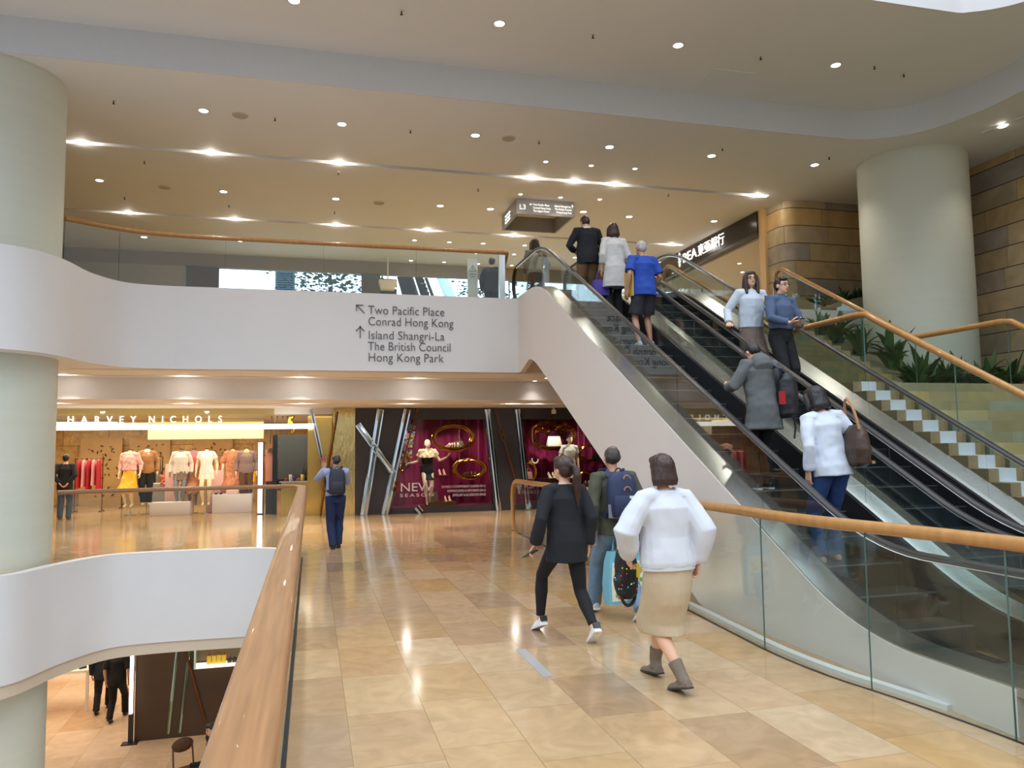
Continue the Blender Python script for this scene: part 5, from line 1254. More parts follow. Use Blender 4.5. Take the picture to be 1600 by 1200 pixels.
        def Ub(p):
            p = V(p)
            if p.z >= .93: return U(p)
            w_ = max(0, min(1, (.93-p.z)/.25)); return U(p).lerp(V((p.x, p.y, p.z+hipz-.905))+sway, w_)
        b.loft([[Ub(V((x.x, x.y+yo, x.z))) for x in ell((0, 0, z), rx+g*(1 if z < 1.36 else .55), ry+g*(1 if z < 1.36 else .55))] for z, yo, rx, ry in prof])
        sl = tp.get('sleeve', 1.0)
        for s in (-1, 1):
            S_, E_, W_ = arms[s]; r0 = .060+g*.6; r1 = tp.get('r1', .050)+g*.5; r2 = tp.get('r2', .034)+g*.4
            if sl > 0:
                a = U((s*.07, -.006, 1.395))
                if sl <= .5: pts = [a, S_, S_.lerp(E_, .5), S_.lerp(E_, sl*2*.999)]; rs = [.062+g*.4, r0, r1+.012, r1+.016]
                else:
                    w2 = E_.lerp(W_, (sl-.5)*2); bal = tp.get('balloon', 0)
                    pts = [a, S_, S_.lerp(E_, .5), E_, E_.lerp(w2, .55), E_.lerp(w2, .88), w2]; rs = [.062+g*.4, r0, r1+.004+bal*.4, r1-.002+bal, (r1+r2)/2+bal, r2+.004+bal*.6, r2]
                b.tube(pts, rs, 14)
        q = remesh(b, cv, 3); crumple(q, tp.get('fold', .008), tp.get('fr', (7, 7, 6)), 5.0+ti)
        o = fin(tp.get('name', 'shirt'), q, m_)
        if tp.get('collar'):
            b = MB(); rings = []
            for z, r in ((1.43, .068), (1.475, .060)): rings.append([U((r*math.cos(a), -.008+r*.92*math.sin(a), z+.012*math.sin(a))) for a in [2*PI*j/20 for j in range(20)]])
            for r_ in list(rings): pass
            rings = rings+[[p+Um @ V((0, 0, -.004)) + (U((0, -.008, p.z))-p)*.0 for p in [U(((.052)*math.cos(a), -.008+.048*math.sin(a), 1.472)) for a in [2*PI*j/20 for j in range(20)]]]]
            b.loft(rings, cap=False); part('collar', b, tp.get('collar_mat', m_), o)
        if tp.get('rib'):
            b = MB()
            for z, f in ((hem, 1), (hem+.055, 1)): pass
            b.loft([[Ub(V((x.x, x.y+z0[1], x.z))) for x in ell((0, 0, z), z0[2]+hx+g+d_, z0[3]+hx*.8+g+d_)] for z, d_ in ((hem-.02, -.016), (hem-.015, -.004), (hem+.03, .0), (hem+.04, -.012))]); part('waistband', b, tp['rib'], o)
        if tp.get('hood'):
            b = MB(); b.loft([[U((rx*math.cos(a), yo+ry*math.sin(a), z+.05*math.sin(a)*-1)) for a in [2*PI*j/20 for j in range(20)]] for z, rx, ry, yo in ((1.30, .05, .03, -.13), (1.33, .115, .06, -.115), (1.40, .125, .075, -.08), (1.455, .10, .07, -.035), (1.475, .075, .055, -.01))])
            q = remesh(b, cv, 2); crumple(q, .006, (9, 9, 9), 9); fin('hood', q, m_, o)
    # ---- shoes
    shs = P.get('shoes')
    if shs:
        kind, m_ = shs[0], shs[1]
        for s in (-1, 1):
            h0, k0, a0, L_, yw = legs[s]; fm = Matrix.Rotation(yw, 3, 'Z') @ Matrix.Rotation(-L_, 3, 'X'); q_ = lambda p: a0+fm @ V(p)
            z0 = -.075; b = MB(); rings = []
            top_ = {'sneaker': .062, 'leather': .05, 'boot': .05, 'heel': .03, 'sandal': .02}[kind]
            for y, w_, h_ in ((-.072, .028, .055), (-.055, .037, top_+.02), (-.02, .039, top_+.022), (.03, .040, top_+.012), (.08, .046, top_-.006), (.125, .049, .036), (.165, .040, .026), (.185, .022, .018)):
                rings.append([q_((w_*math.cos(a), y, z0+.012+(h_ if math.sin(a) > 0 else .010)*math.sin(a))) for a in [2*PI*j/14 for j in range(14)]])
            b.loft(rings)
            if kind == 'boot': b.tube([q_((0, -.015, -.03)), a0.lerp(k0, .08), a0.lerp(k0, .20), a0.lerp(k0, .30)], [.044, .046, .050, .054], 14)
            q = remesh(b, max(cv*.75, .006), 2); o = fin('boot' if kind == 'boot' else 'shoe', q, m_)
            sole = shs[2] if len(shs) > 2 else dark
            b = MB(); rings = []; st_ = .020 if kind == 'sneaker' else .010
            for y, w_ in ((-.076, .030), (-.06, .040), (-.02, .042), (.03, .041), (.08, .048), (.13, .051), (.168, .042), (.190, .022)):
                rings.append([q_((w_*sx, y, z)) for sx, z in ((-1, z0), (1, z0), (1, z0+st_), (-1, z0+st_))])
            b.loft(rings); part('sole', b, sole, o, 30)
            if kind in ('boot', 'heel') : part('heel', MB().loft([[q_((sx*.028, sy, z)) for sx, sy in ((-1, -.07), (1, -.07), (1, -.025), (-1, -.025))] for z in (z0-.0, z0+.035)]), sole, o, 30)
            if kind == 'sneaker' and len(shs) > 3: part('heel_tab', MB().loft([[q_((sx*.031, sy, z)) for sx, sy in ((-1, -.083), (1, -.083), (1, -.052), (-1, -.052))] for z in (z0+.035, z0+.085)]), shs[3], o, 30)
            if kind == 'sneaker': part('lace', MB().tube([q_((-.02, .05, z0+.066)), q_((.02, .06, z0+.062)), q_((-.02, .08, z0+.056)), q_((.02, .09, z0+.05))], .004, 5), white, o)
    if P.get('belt'):
        z = 1.03; part('belt', MB().loft([[U(V((x.x, x.y, zz))) for x in ell((0, 0, zz), ww+.034, .120)] for zz in (z-.018, z+.018)]), P['belt'])
        part('belt_buckle', MB().loft([[U((sx*.03, y_, z+sz*.018)) for sx, sz in ((-1, -1), (1, -1), (1, 1), (-1, 1))] for y_ in (.108, .130)]), chrome, None or root, 30)
    J = dict(U=U, Hd=Hd, arms=arms, legs=legs, k=k, sh=sh, Um=Um, root=root, part=part)
    J['world'] = lambda p: V(loc)+Matrix.Rotation(math.radians(facing), 3, 'Z') @ (V(p)*k)
    return J
cl = lambda n, c, v=.10, r=.85: mat('cloth_'+n, c, r, var=v, scale=14, bump=.25, bscale=260)
# ---- the walkers on the bridge
navyk = cl('black_knit', S(22, 23, 30)); blk = cl('black', S(20, 20, 23)); whitec = cl('white_fleece', S(206, 208, 214), .03); beige = cl('beige_twill', S(196, 176, 146), .06)
olive = cl('olive', S(74, 76, 60)); jean = cl('light_jean', S(110, 136, 162), .2); navy = cl('navy', S(28, 36, 58)); shoew = mat('white_leather', (.82, .82, .82, 1), .4)
taupe = cl('taupe_suede', S(120, 106, 92))
J = person('person', 'woman in long black jacket and black leggings, hair in a ponytail, walking away', 'person', (2.20, 6.60, 0), 4, 1.62,
    dict(vox=.008, hvox=.004, hair=('ponytail', 'brown'), lean=3, turn=22, twist=3,
         feet={-1: (-.15, .30, 22, 6), 1: (.13, -.34, 38, -4)}, hipz=.875, arms={-1: (-.14, .02, -.48), 1: (.05, -.04, -.50)},
         hands={-1: dict(curl=.75, palm=(.6, -.5, 0), dir=(-.35, .45, -.8))}, bottom=('leggings', blk),
         tops=[dict(name='jacket', mat=navyk, hem=.73, hemr=.005, g=.024, fold=.010, fr=(5, 5, 4), r1=.052, r2=.046, box=.025)], shoes=('sneaker', shoew, shoew, black)))
w = J['world'](J['arms'][-1][2]+V((-.035, .045, -.095)))
t = thing('phone', 'dark phone held in the left hand of the ponytail woman', 'phone', w, .5); MB().box(-.037, .037, -.075, .075, -.005, .005, rot=Matrix.Rotation(-.5, 3, 'X'), bev=.003).build('case', dark, t); MB().box(-.033, .033, -.068, .068, .005, .006, rot=Matrix.Rotation(-.5, 3, 'X')).build('screen', mat('phone_screen', (.02, .02, .03, 1), .1), t, smooth=False)

J = person('person', 'man in olive sweater and jeans with a navy backpack, walking beside the rail', 'person', (2.92, 7.20, 0), 2, 1.71,
    dict(fem=False, vox=.009, hvox=.0045, hair=('balding', 'thin'), skin=skinB, lean=4, feet={-1: (-.10, .34, 8, 0), 1: (.12, -.30, 36, 0)}, hipz=.875,
         arms={-1: (-.07, -.02, -.50), 1: (.08, .05, -.48)}, hands={-1: dict(curl=.55, palm=(1, -.6, 0))}, bottom=('trousers', jean),
         tops=[dict(name='sweater', mat=olive, hem=.83, g=.026, fold=.010, r2=.040)], shoes=('sneaker', mat('pale_trainer', S(200, 196, 196), .5), shoew)))
def backpack(Jp, m_, label, w_=.30, h_=.44, d_=.15, z0=.98, y0=-.12, accents=None, pocket=None):
    U = Jp['U']; k = Jp['k']; o = V(Jp['world'](U((0, y0, z0)))); Rz = Matrix.Rotation(Jp['root'].rotation_euler.z, 3, 'Z')
    t = thing('backpack', label, 'backpack', o, Jp['root'].rotation_euler.z); c0 = U((0, y0, z0)); T = lambda p: (U(V((p[0], p[1]+y0, p[2]+z0)))-c0)*k
    rings = []
    for z, rw, rd in ((0, .80, .8), (.03, .96, 1.0), (h_*.4, 1, 1.05), (h_*.75, .96, .92), (h_*.92, .82, .68), (h_, .52, .40)):
        rings.append([T((w_/2*rw*(abs(math.cos(a))**.6)*(1 if math.cos(a) > 0 else -1), -d_/2+d_/2*rd*(abs(math.sin(a))**.7)*(1 if math.sin(a) > 0 else -1), z)) for a in [2*PI*j/24 for j in range(24)]])
    MB().loft(rings).build('bag_body', m_, t, smooth=60)
    rings = [[T((w_*.40*rw*(abs(math.cos(a))**.6)*(1 if math.cos(a) > 0 else -1), -d_*1.0-.03*math.sin(a)*rd, z)) for a in [2*PI*j/20 for j in range(20)]] for z, rw, rd in ((.03, .85, .5), (.05, 1, 1), (h_*.42, 1, 1), (h_*.50, .9, .5))]
    MB().loft(rings).build('front_pocket', pocket or m_, t, smooth=60)
    for s in (-1, 1):
        MB().sweep([T(p) for p in ((s*w_*.26, .0, h_*.90), (s*w_*.30, .06, h_*1.04), (s*w_*.36, .13, h_*1.06), (s*w_*.44, .235, h_*.92), (s*w_*.50, .275, h_*.66), (s*w_*.54, .23, h_*.36), (s*w_*.52, .10, h_*.18), (s*w_*.44, .0, h_*.10))], [(-.026, -.006), (.026, -.006), (.026, .006), (-.026, .006)], ref=V((0, 1, .3))).build('shoulder_strap', m_, t, smooth=60)
    MB().tube([T((.035*math.cos(a), -.02, h_+.0+.035*math.sin(a))) for a in [PI*j/8 for j in range(9)]], .008, 6).build('handle', m_, t)
    if accents:
        for (x, z, r_) in ((.02, h_*.84, .035), (.02, h_*.60, .035)): MB().tube([T((x+r_*math.cos(a), -d_*1.03-.012, z+r_*math.sin(a))) for a in [PI*j/8 for j in range(9)]], .006, 6).build('zip_pull', accents, t)
    return t, T
mesh_p = mat('grey_mesh', S(120, 122, 132), .7)
t, T = backpack(J, cl('navy_nylon', S(34, 44, 78), .08, .6), 'navy backpack on the back of the man in olive sweater', .31, .46, .15, accents=mat('tan_leather', 0))
MB().loft([[T((x, y, z)) for x, y in ((-.16, -.10), (-.02, -.165), (-.02, -.175), (-.165, -.11))] for z in (.02, .15)]).build('mesh_pocket', mesh_p, t, smooth=False)
MB().loft([[T((x, y, z)) for x, y in ((.03, -.178), (.09, -.172), (.09, -.180), (.03, -.186))] for z in (.20, .225)]).build('tag', white, t, smooth=False)
J2 = person('person', 'woman in white sweatshirt and beige skirt with short brown bob, walking away', 'person', (2.44, 5.06, 0), 6, 1.635,
    dict(vox=.008, hvox=.004, hair=('bob', 'brown'), wide=1.06, lean=4, feet={-1: (-.0, -.16, 16, 0), 1: (.05, .30, 8, 0)}, hipz=.885,
         arms={-1: (-.09, .12, -.42), 1: (.07, -.04, -.48)}, poles={-1: (-1, -.6, 0), 1: (.7, -1, -.1)}, hands={1: dict(curl=.8), -1: dict(curl=.9)},
         bottom=('skirt', beige, 0, .37, .150, .007), tops=[dict(name='sweatshirt', mat=whitec, hem=.885, g=.040, hemr=-.006, box=.02, fold=.015, fr=(5, 5, 4), r1=.060, r2=.034, balloon=.018, rib=whitec)],
         shoes=('boot', taupe, dark)))
# bags carried between the man and the woman in white
w = J2['world'](J2['arms'][-1][2])
t = thing('shoulder_bag', 'black bag with small bright specks hanging at the left arm of the woman in white', 'bag', (2.31, 5.50, .60), .3)
bk_m = mat('black_nylon', S(26, 26, 30), .5, bump=.3, bscale=30)
q = MB(); q.loft([[V((.105*rx*math.cos(a), .06*ry*math.sin(a), z)) for a in [2*PI*j/20 for j in range(20)]] for z, rx, ry in ((-.06, .45, .5), (-.03, .85, .9), (.08, 1, 1.1), (.2, .95, 1), (.28, .82, .8), (.34, .45, .5))])
q = remesh(q, .008, 2); crumple(q, .010, (14, 14, 10), 3); q.name = 'bag_body'; link('bag_body', q, bk_m, t, None, 180)
for nm, c in (('red', S(220, 60, 50)), ('cyan', S(80, 190, 220)), ('yellow', S(240, 210, 60)), ('cream', S(240, 236, 220))):
    b = MB(); rnd = random.Random(nm.__len__())
    for j in range(7):
        a = rnd.uniform(PI*.95, PI*2.05); z = rnd.uniform(.0, .22); b.ball((.108*math.cos(a), .068*math.sin(a), z), .006, 6)
    b.build('specks', mat('speck_'+nm, c, .5), t)
MB().tube([V((.07*math.cos(a), .0, .28+.10*math.sin(a))) for a in [PI*j/14 for j in range(15)]], .012, 8, ref=V((0, 1, 0))).build('strap', bk_m, t)
MB().tube([V((.065*math.cos(a), -.02, -.03-.08*math.sin(a))) for a in [PI*j/12 for j in range(13)]], .013, 8, ref=V((0, 1, 0))).build('hanging_strap', bk_m, t)
MB().box(.045, .065, -.080, -.062, .10, .20).build('yellow_tag', mat('speck_yellow', 0), t, smooth=False)
w = J['world'](J['arms'][1][2])
t = thing('shopping_bag', 'light blue shopping bag with colourful fruit print carried by the man with backpack', 'bag', w+V((-.20, -.12, -.72)), .15)
sb = mat('shop_bag_blue', S(116, 186, 208), .35); sp2 = mat('shop_bag_white', S(226, 228, 210), .35)
MB().loft([[V((x*k_, y*k_, z)) for x, y in ((-.22, -.06), (.22, -.06), (.22, .06), (-.22, .06))] for z, k_ in ((0, .98), (.2, 1.02), (.40, .93), (.50, .80))]).build('bag_body', sb, t, smooth=25)
MB().loft([[V((x*k_, y, z)) for x, y in ((-.19, -.066*k_), (.20, -.066*k_), (.20, -.060*k_), (-.19, -.060*k_))] for z, k_ in ((.03, .98), (.2, 1.02), (.40, .93))]).build('print_panel', sp2, t, smooth=25)
for nm, c, sd in (('red', S(206, 64, 50), 1), ('green', S(120, 170, 80), 2), ('yellow', S(236, 206, 80), 3), ('orange', S(236, 150, 70), 4)):
    b = MB(); rnd = random.Random(sd)
    for j in range(9): b.ball((rnd.uniform(-.14, .15), -.0675, rnd.uniform(.08, .34)), (rnd.uniform(.015, .035), .003, rnd.uniform(.015, .035)), 10)
    b.build('fruit_print', mat('fruit_'+nm, c, .4), t)
MB().box(-.12, .02, -.0695, -.0655, .05, .085).build('print_lettering', mat('fruit_red', 0), t, smooth=False)
for s in (-1, 1): MB().tube([V((.11*math.cos(a), s*.045, .49+.24*math.sin(a))) for a in [PI*j/12 for j in range(13)]], .008, 6, ref=V((0, 1, 0))).build('handle', sb, t)
# ---- far walker with raised hands
shb = cl('pale_blue_shirt', S(160, 170, 206), .05); nvt = cl('navy_trouser', S(30, 46, 86))
J = person('person', 'man in pale blue shirt and navy trousers raising both hands to his face', 'person', (.40, 13.5, 0), 6, 1.585,
    dict(fem=False, vox=.010, hair=('balding', 'thin'), skin=skinB, turn=35, lean=1, feet={-1: (-.05, -.05, 0, 0), 1: (.07, .12, 4, 0)},
         arms={-1: (.02, .30, .06), 1: (-.10, .30, -.06)}, poles={-1: (-.8, 0, -1), 1: (.7, 0, -1)}, hands={-1: dict(dir=(0, .2, 1), palm=(0, -1, 0), curl=.4), 1: dict(dir=(-.3, .2, 1), palm=(0, -1, 0), curl=.4)},
         bottom=('trousers', nvt), tops=[dict(mat=shb, hem=.95, g=.020, sleeve=1.0, r2=.036, collar=True)], shoes=('leather', blk_l)))
t, T = backpack(J, cl('dark_slate', S(44, 46, 60), .1, .6), 'dark slate backpack of the man by the gold store entrance', .30, .46, .14)
t = thing('phone', 'red cased phone raised by the man in pale blue shirt', 'phone', J['world'](J['arms'][-1][2]+V((-.02, .05, .11))), .4); MB().box(-.038, .038, -.006, .006, -.08, .08, bev=.004).build('case', mat('red_case', S(196, 60, 80), .4), t); MB().box(-.03, -.012, -.009, -.006, .045, .065).build('lens', dark, t, smooth=False)

# ---- riders
cream_s = cl('white_linen', S(206, 212, 224), .03); bjean = cl('blue_jean', S(36, 62, 112), .15); bbag = mat('brown_monogram', S(66, 46, 34), .45, var=.35, scale=60)
J = person('person', 'woman in white shirt and blue jeans riding up with a brown shoulder bag', 'person', (4.62, 6.12, .6), -3, 1.62,
    dict(hair=('chin', 'black'), vox=.009, hvox=.0045, nod=10, turn=18, lean=8, side=-5, feet={-1: (-.13, .06, 0, 0), 1: (.10, .16, 0, 0)}, arms={-1: (-.08, .02, -.49), 1: (.12, .14, -.40)},
         bottom=('trousers', bjean, -.006), tops=[dict(mat=cream_s, hem=.82, g=.026, box=.03, fold=.012, r2=.040, sleeve=.98)], shoes=('heel', mat('nude_leather', S(190, 150, 120), .4), dark)))
w = J['world'](J['U']((.21, -.12, .98)))
t = thing('shoulder_bag', 'brown slouchy shoulder bag of the woman in white shirt on the escalator', 'bag', w, -.3)
q = MB(); q.loft([[V((.10*rx*math.cos(a), .19*ry*math.sin(a), z)) for a in [2*PI*j/20 for j in range(20)]] for z, rx, ry in ((-.10, .5, .6), (-.07, .95, .95), (.06, 1.1, 1.05), (.2, .85, .9), (.28, .45, .65))])
q = remesh(q, .010, 2); crumple(q, .010, (10, 10, 8), 6); q.name = 'bag_body'; link('bag_body', q, bbag, t, None, 180)
MB().tube([V((-.02-.05*math.sin(a), .13*math.cos(a), .24+.28*math.sin(a))) for a in [PI*j/12 for j in range(13)]], .013, 8).build('strap', mat('tan_strap', S(176, 126, 84), .4), t)
MB().box(.09, .12, -.10, .10, -.07, -.045).build('base_trim', mat('tan_strap', 0), t, smooth=False)
greyk = cl('grey_hoodie', S(92, 94, 94), .12)
J = person('person', 'person in grey hooded cardigan and black trousers riding up, head bowed', 'person', (4.66, 7.26, 1.2), 2, 1.63,
    dict(hair=('short', 'black'), vox=.010, nod=38, lean=7, feet={-1: (-.09, .04, 0, 0), 1: (.10, .10, 0, 0)}, arms={-1: (-.08, .26, -.20), 1: (-.02, .28, -.20)}, poles={-1: (-.8, -.6, -1), 1: (.8, -.6, -1)},
         hands={-1: dict(dir=(.5, .6, .3), palm=(.3, -.3, 1), curl=.6), 1: dict(dir=(-.4, .6, .3), palm=(-.3, -.3, 1), curl=.6)}, bottom=('trousers', blk, -.006),
         tops=[dict(name='cardigan', mat=greyk, hem=.66, g=.032, box=.03, hemr=.02, fold=.012, r2=.042, hood=True)], shoes=('sneaker', blk_l, shoew)))
w = J['world'](J['U']((.24, -.13, .98)))
t = thing('backpack', 'black backpack with red trim slung on the right side of the grey hooded person', 'backpack', w, .4)
q = MB(); q.loft([[V((.12*rx*math.cos(a), .10*ry*math.sin(a), z)) for a in [2*PI*j/20 for j in range(20)]] for z, rx, ry in ((-.2, .7, .6), (-.16, .95, 1), (.05, 1.05, 1.1), (.2, .9, .9), (.27, .5, .5))])
q = remesh(q, .010, 2); crumple(q, .008, (10, 10, 8), 2); q.name = 'bag_body'; link('bag_body', q, bk_m, t, None, 180)
MB().sweep([V((-.10, .02, .22)), V((-.10, .0, .32)), V((-.08, .08, .36)), V((-.07, .18, .30)), V((-.08, .22, .1))], [(-.025, -.006), (.025, -.006), (.025, .006), (-.025, .006)]).build('shoulder_strap', mat('slate_strap', S(50, 60, 76), .6), t, smooth=60)
MB().box(-.125, -.10, -.05, .02, -.06, .08).build('red_trim', mat('red_trim', S(176, 30, 40), .5), t, smooth=False)
MB().tube([V((.02, -.05, -.18)), V((.03, -.06, -.3)), V((.02, -.05, -.42))], .010, 6).build('hanging_strap', bk_m, t)
roy = cl('royal_blue', S(36, 74, 168), .06); shortm = cl('charcoal_shorts', S(52, 50, 56))
J = person('person', 'grey haired man in blue T-shirt and dark shorts riding up with an envelope', 'person', (5.0, 10.93, 3.2), 3, 1.68,
    dict(fem=False, hair=('short', 'grey'), vox=.010, skin=skinB, wide=1.05, nod=8, turn=12, feet={-1: (-.12, -.02, 0, 0), 1: (.13, .05, 0, 0)}, arms={-1: (-.10, .02, -.49), 1: (.06, .16, -.42)},
         bottom=('shorts', shortm), tops=[dict(name='tshirt', mat=roy, hem=.80, g=.034, sleeve=.40, fold=.012)], shoes=('sneaker', shoew, shoew)))
w = J['world'](J['arms'][-1][2]+V((.06, .05, .10)))
t = thing('envelope', 'yellow envelope under the arm of the man in blue T-shirt', 'envelope', w, .1); MB().box(-.01, .01, -.13, .13, -.20, .24).build('paper', mat('manila', S(206, 170, 90), .7), t, smooth=False); MB().box(-.013, -.010, -.02, .02, .08, .12).build('flap', mat('manila_flap', S(190, 150, 76), .7), t, smooth=False)
crm = cl('white_tunic', S(208, 206, 204), .04)
J = person('person', 'woman in long white tunic with dark shoulder length hair near the escalator top', 'person', (4.98, 12.04, 3.8), 0, 1.67,
    dict(hair=('chin', 'brown'), vox=.011, feet={-1: (-.08, 0, 0, 0), 1: (.09, .06, 0, 0)}, turn=-12, arms={-1: (-.06, .06, -.49), 1: (.03, .20, -.36)}, bottom=('trousers', blk, -.004),
         tops=[dict(name='tunic', mat=crm, hem=.56, g=.026, box=.02, hemr=.01, sleeve=.78, fold=.009, r2=.046)], shoes=('leather', blk_l)))
w = J['world'](J['arms'][-1][2]+V((-.02, .0, -.36)))
t = thing('tote_bag', 'purple bag hanging from the hand of the woman in white tunic', 'bag', w, .1); MB().loft([[V((x*k_, y*k_, z)) for x, y in ((-.15, -.05), (.15, -.05), (.15, .05), (-.15, .05))] for z, k_ in ((-.1, .9), (.06, 1.0), (.16, .85))]).build('bag_body', mat('purple_cloth', S(84, 64, 160), .6), t, smooth=25); MB().tube([V((.08*math.cos(a), 0, .15+.18*math.sin(a))) for a in [PI*j/10 for j in range(11)]], .008, 6, ref=V((0, 1, 0))).build('handle', mat('purple_cloth', 0), t)
khaki = cl('khaki', S(120, 94, 64)); blz = cl('dark_blazer', S(24, 26, 36))
J = person('person', 'man in dark blazer and khaki trousers at the top of the rising escalator', 'person', (4.64, 12.42, 4.0), 0, 1.74,
    dict(fem=False, hair=('short', 'brown'), vox=.011, nod=28, lean=4, feet={-1: (-.10, 0, 0, 0), 1: (.10, .05, 0, 0)}, arms={-1: (.02, .24, -.26), 1: (-.04, .24, -.26)}, poles={-1: (-.9, -.5, -.8), 1: (.9, -.5, -.8)},
         bottom=('trousers', khaki, .006), tops=[dict(mat=cl('shirt_white', S(230, 230, 232), .02), hem=1.0, g=.012, collar=True), dict(name='blazer', mat=blz, hem=.80, g=.030, box=.015, neck=1.435, r2=.042)], shoes=('leather', blk_l)))
greyw = cl('pale_grey_knit', S(196, 204, 214), .04); brk = cl('taupe_skirt', S(116, 98, 86), .08)
J = person('person', 'woman with glasses in pale top and long taupe skirt coming down, hand on the rail', 'person', (5.93, 9.45, 2.4), 172, 1.68,
    dict(hair=('long', 'brown'), vox=.009, glasses=True, nod=-6, feet={-1: (-.08, 0, 0, 0), 1: (.08, .02, 0, 0)}, arms={1: (.20, .10, -.42), -1: (.02, .25, -.20)}, poles={1: (.6, -1, -.2), -1: (-.8, -.5, -1)},
         hands={1: dict(dir=(.3, .8, -.3), palm=(0, 0, -1), curl=.3), -1: dict(dir=(.5, .5, .5), palm=(.3, -.3, .8), curl=.6)}, bottom=('skirt', brk, 0, .22, .21, .012),
         tops=[dict(name='knit_top', mat=greyw, hem=.90, g=.026, box=.02, fold=.010, r2=.042)], shoes=('leather', blk_l)))
w = J['world'](J['arms'][-1][2]+V((.05, .06, .06))); t = thing('phone', 'dark phone in the hand of the woman with glasses', 'phone', w, .4); MB().box(-.036, .036, -.006, .006, -.07, .07, bev=.003).build('case', mat('brown_case', S(80, 50, 44), .4), t); MB().box(-.032, .032, .006, .007, -.06, .06).build('screen', mat('phone_screen', 0), t, smooth=False)
slate = cl('slate_shirt', S(78, 94, 122), .05)
J = person('person', 'man with glasses in slate blue shirt and black trousers coming down, looking at a phone', 'person', (6.15, 9.08, 2.2), 192, 1.73,
    dict(fem=False, hair=('short', 'black'), vox=.009, glasses=True, turn=8, feet={-1: (-.10, 0, 0, 0), 1: (.10, .02, 0, 0)}, arms={-1: (.10, .24, -.34), 1: (-.08, .26, -.32)}, poles={-1: (-1, -.5, -.5), 1: (1, -.5, -.5)},
         hands={-1: dict(dir=(.7, .5, .1), palm=(0, -.4, 1), curl=.7), 1: dict(dir=(-.7, .5, .1), palm=(0, -.4, 1), curl=.7)}, bottom=('trousers', blk), belt=blk_l,
         tops=[dict(mat=slate, hem=1.0, g=.026, box=.01, fold=.012, sleeve=.96, r2=.040, collar=True)], shoes=('leather', blk_l)))
w = J['world'](J['arms'][-1][2].lerp(J['arms'][1][2], .5)+V((0, .08, .05))); t = thing('phone', 'black phone held in both hands by the man with glasses', 'phone', w, .2); MB().box(-.036, .036, -.07, .07, -.006, .006, bev=.003).build('case', dark, t); MB().box(-.032, .032, -.06, .06, .006, .007).build('screen', mat('phone_screen', 0), t, smooth=False)
# ---- upper storey
J = person('person', 'woman in pale vest and dark skirt walking off past the escalator head', 'person', (4.72, 15.9, 4.5), 4, 1.72,
    dict(hair=('long', 'brown'), vox=.012, arms={-1: (-.06, .1, -.48), 1: (.08, .18, -.38)}, bottom=('skirt', cl('dark_teal_skirt', S(44, 56, 66)), 0, .50, .20), tops=[dict(mat=cl('grey_print', S(120, 122, 120), .5), hem=.92, g=.028, sleeve=.9), dict(name='vest', mat=cl('cream_vest', S(206, 204, 190), .04), hem=.93, g=.036, sleeve=0)], shoes=('leather', blk_l)))
J = person('person', 'person in dark suit standing behind the curl of the balcony handrail', 'person', (4.05, 17.3, 4.5), -30, 1.62,
    dict(fem=False, hair=('short', 'black'), vox=.012, lean=6, bottom=('trousers', blz), tops=[dict(name='jacket', mat=blz, hem=.80, g=.030)], shoes=('leather', blk_l)))
# ---- in the store and on the storey below
J = person('person', 'man in dark suit standing in the store beside the left column', 'person', (-5.98, 21.6, 0), 5, 1.62,
    dict(fem=False, hair=('short', 'black'), vox=.012, arms={-1: (.08, -.16, -.44), 1: (-.08, -.16, -.44)}, poles={-1: (-1, -.4, 0), 1: (1, -.4, 0)}, bottom=('trousers', cl('slate_trouser', S(52, 62, 74))), tops=[dict(name='jacket', mat=blz, hem=.78, g=.03)], shoes=('leather', blk_l)))
J = person('person', 'man in black with striped trousers walking away on the storey below, nearer one', 'person', (-4.33, 20.05, -4.5), -5, 1.74,
    dict(fem=False, hair=('short', 'black'), vox=.012, lean=5, feet={-1: (-.06, -.25, 22, 0), 1: (.10, .30, 8, 0)}, hipz=.88, bottom=('trousers', blk), tops=[dict(mat=blk, hem=.80, g=.036, sleeve=.45)], shoes=('leather', blk_l)))
h0, k0, a0 = J['legs'][1][:3]
b = MB(); b.sweep([p+V((.105, -.02, 0)) for p in (h0, h0.lerp(k0, .5)-V((.012, 0, 0)), k0-V((.022, 0, 0)), k0.lerp(a0, .5)-V((.026, 0, 0)), a0-V((.03, 0, 0)))], [(-.010, -.004), (.010, -.004), (.010, .004), (-.010, .004)], ref=V((1, 0, 0))); J['part']('stripe', b, mat('pale_stripe', S(190, 160, 140), .6))
J = person('person', 'person in navy jacket walking on the storey below, half hidden by the other', 'person', (-4.78, 20.75, -4.5), 5, 1.74,
    dict(fem=False, hair=('short', 'black'), vox=.012, lean=6, feet={-1: (-.10, -.22, 18, 0), 1: (.08, .26, 8, 0)}, hipz=.88, bottom=('trousers', blk), tops=[dict(name='jacket', mat=cl('ink_jacket', S(22, 26, 36)), hem=.78, g=.04)], shoes=('leather', blk_l)))
J = person('person', 'person in black seated beside the wooden chair on the storey below', 'person', (-1.62, 15.55, -4.62), 120, 1.66,
    dict(fem=False, hair=('short', 'black'), vox=.014, hipz=.56, lean=12, feet={-1: (-.10, .42, 0, 0, .12), 1: (.10, .42, 0, 0, .12)}, bottom=('trousers', blk), tops=[dict(name='coat', mat=blk, hem=.86, g=.03)], shoes=('leather', blk_l)))
t = thing('stool', 'dark stool under the seated person on the storey below', 'stool', (-1.62, 15.55, -4.5)); MB().cyl((0, 0), .19, .38, .42, 20).build('seat', dark, t)
for a in range(4): MB().tube([V((.15*math.cos(a*PI/2), .15*math.sin(a*PI/2), 0)), V((.12*math.cos(a*PI/2), .12*math.sin(a*PI/2), .39))], .015, 8).build('leg', dark, t)

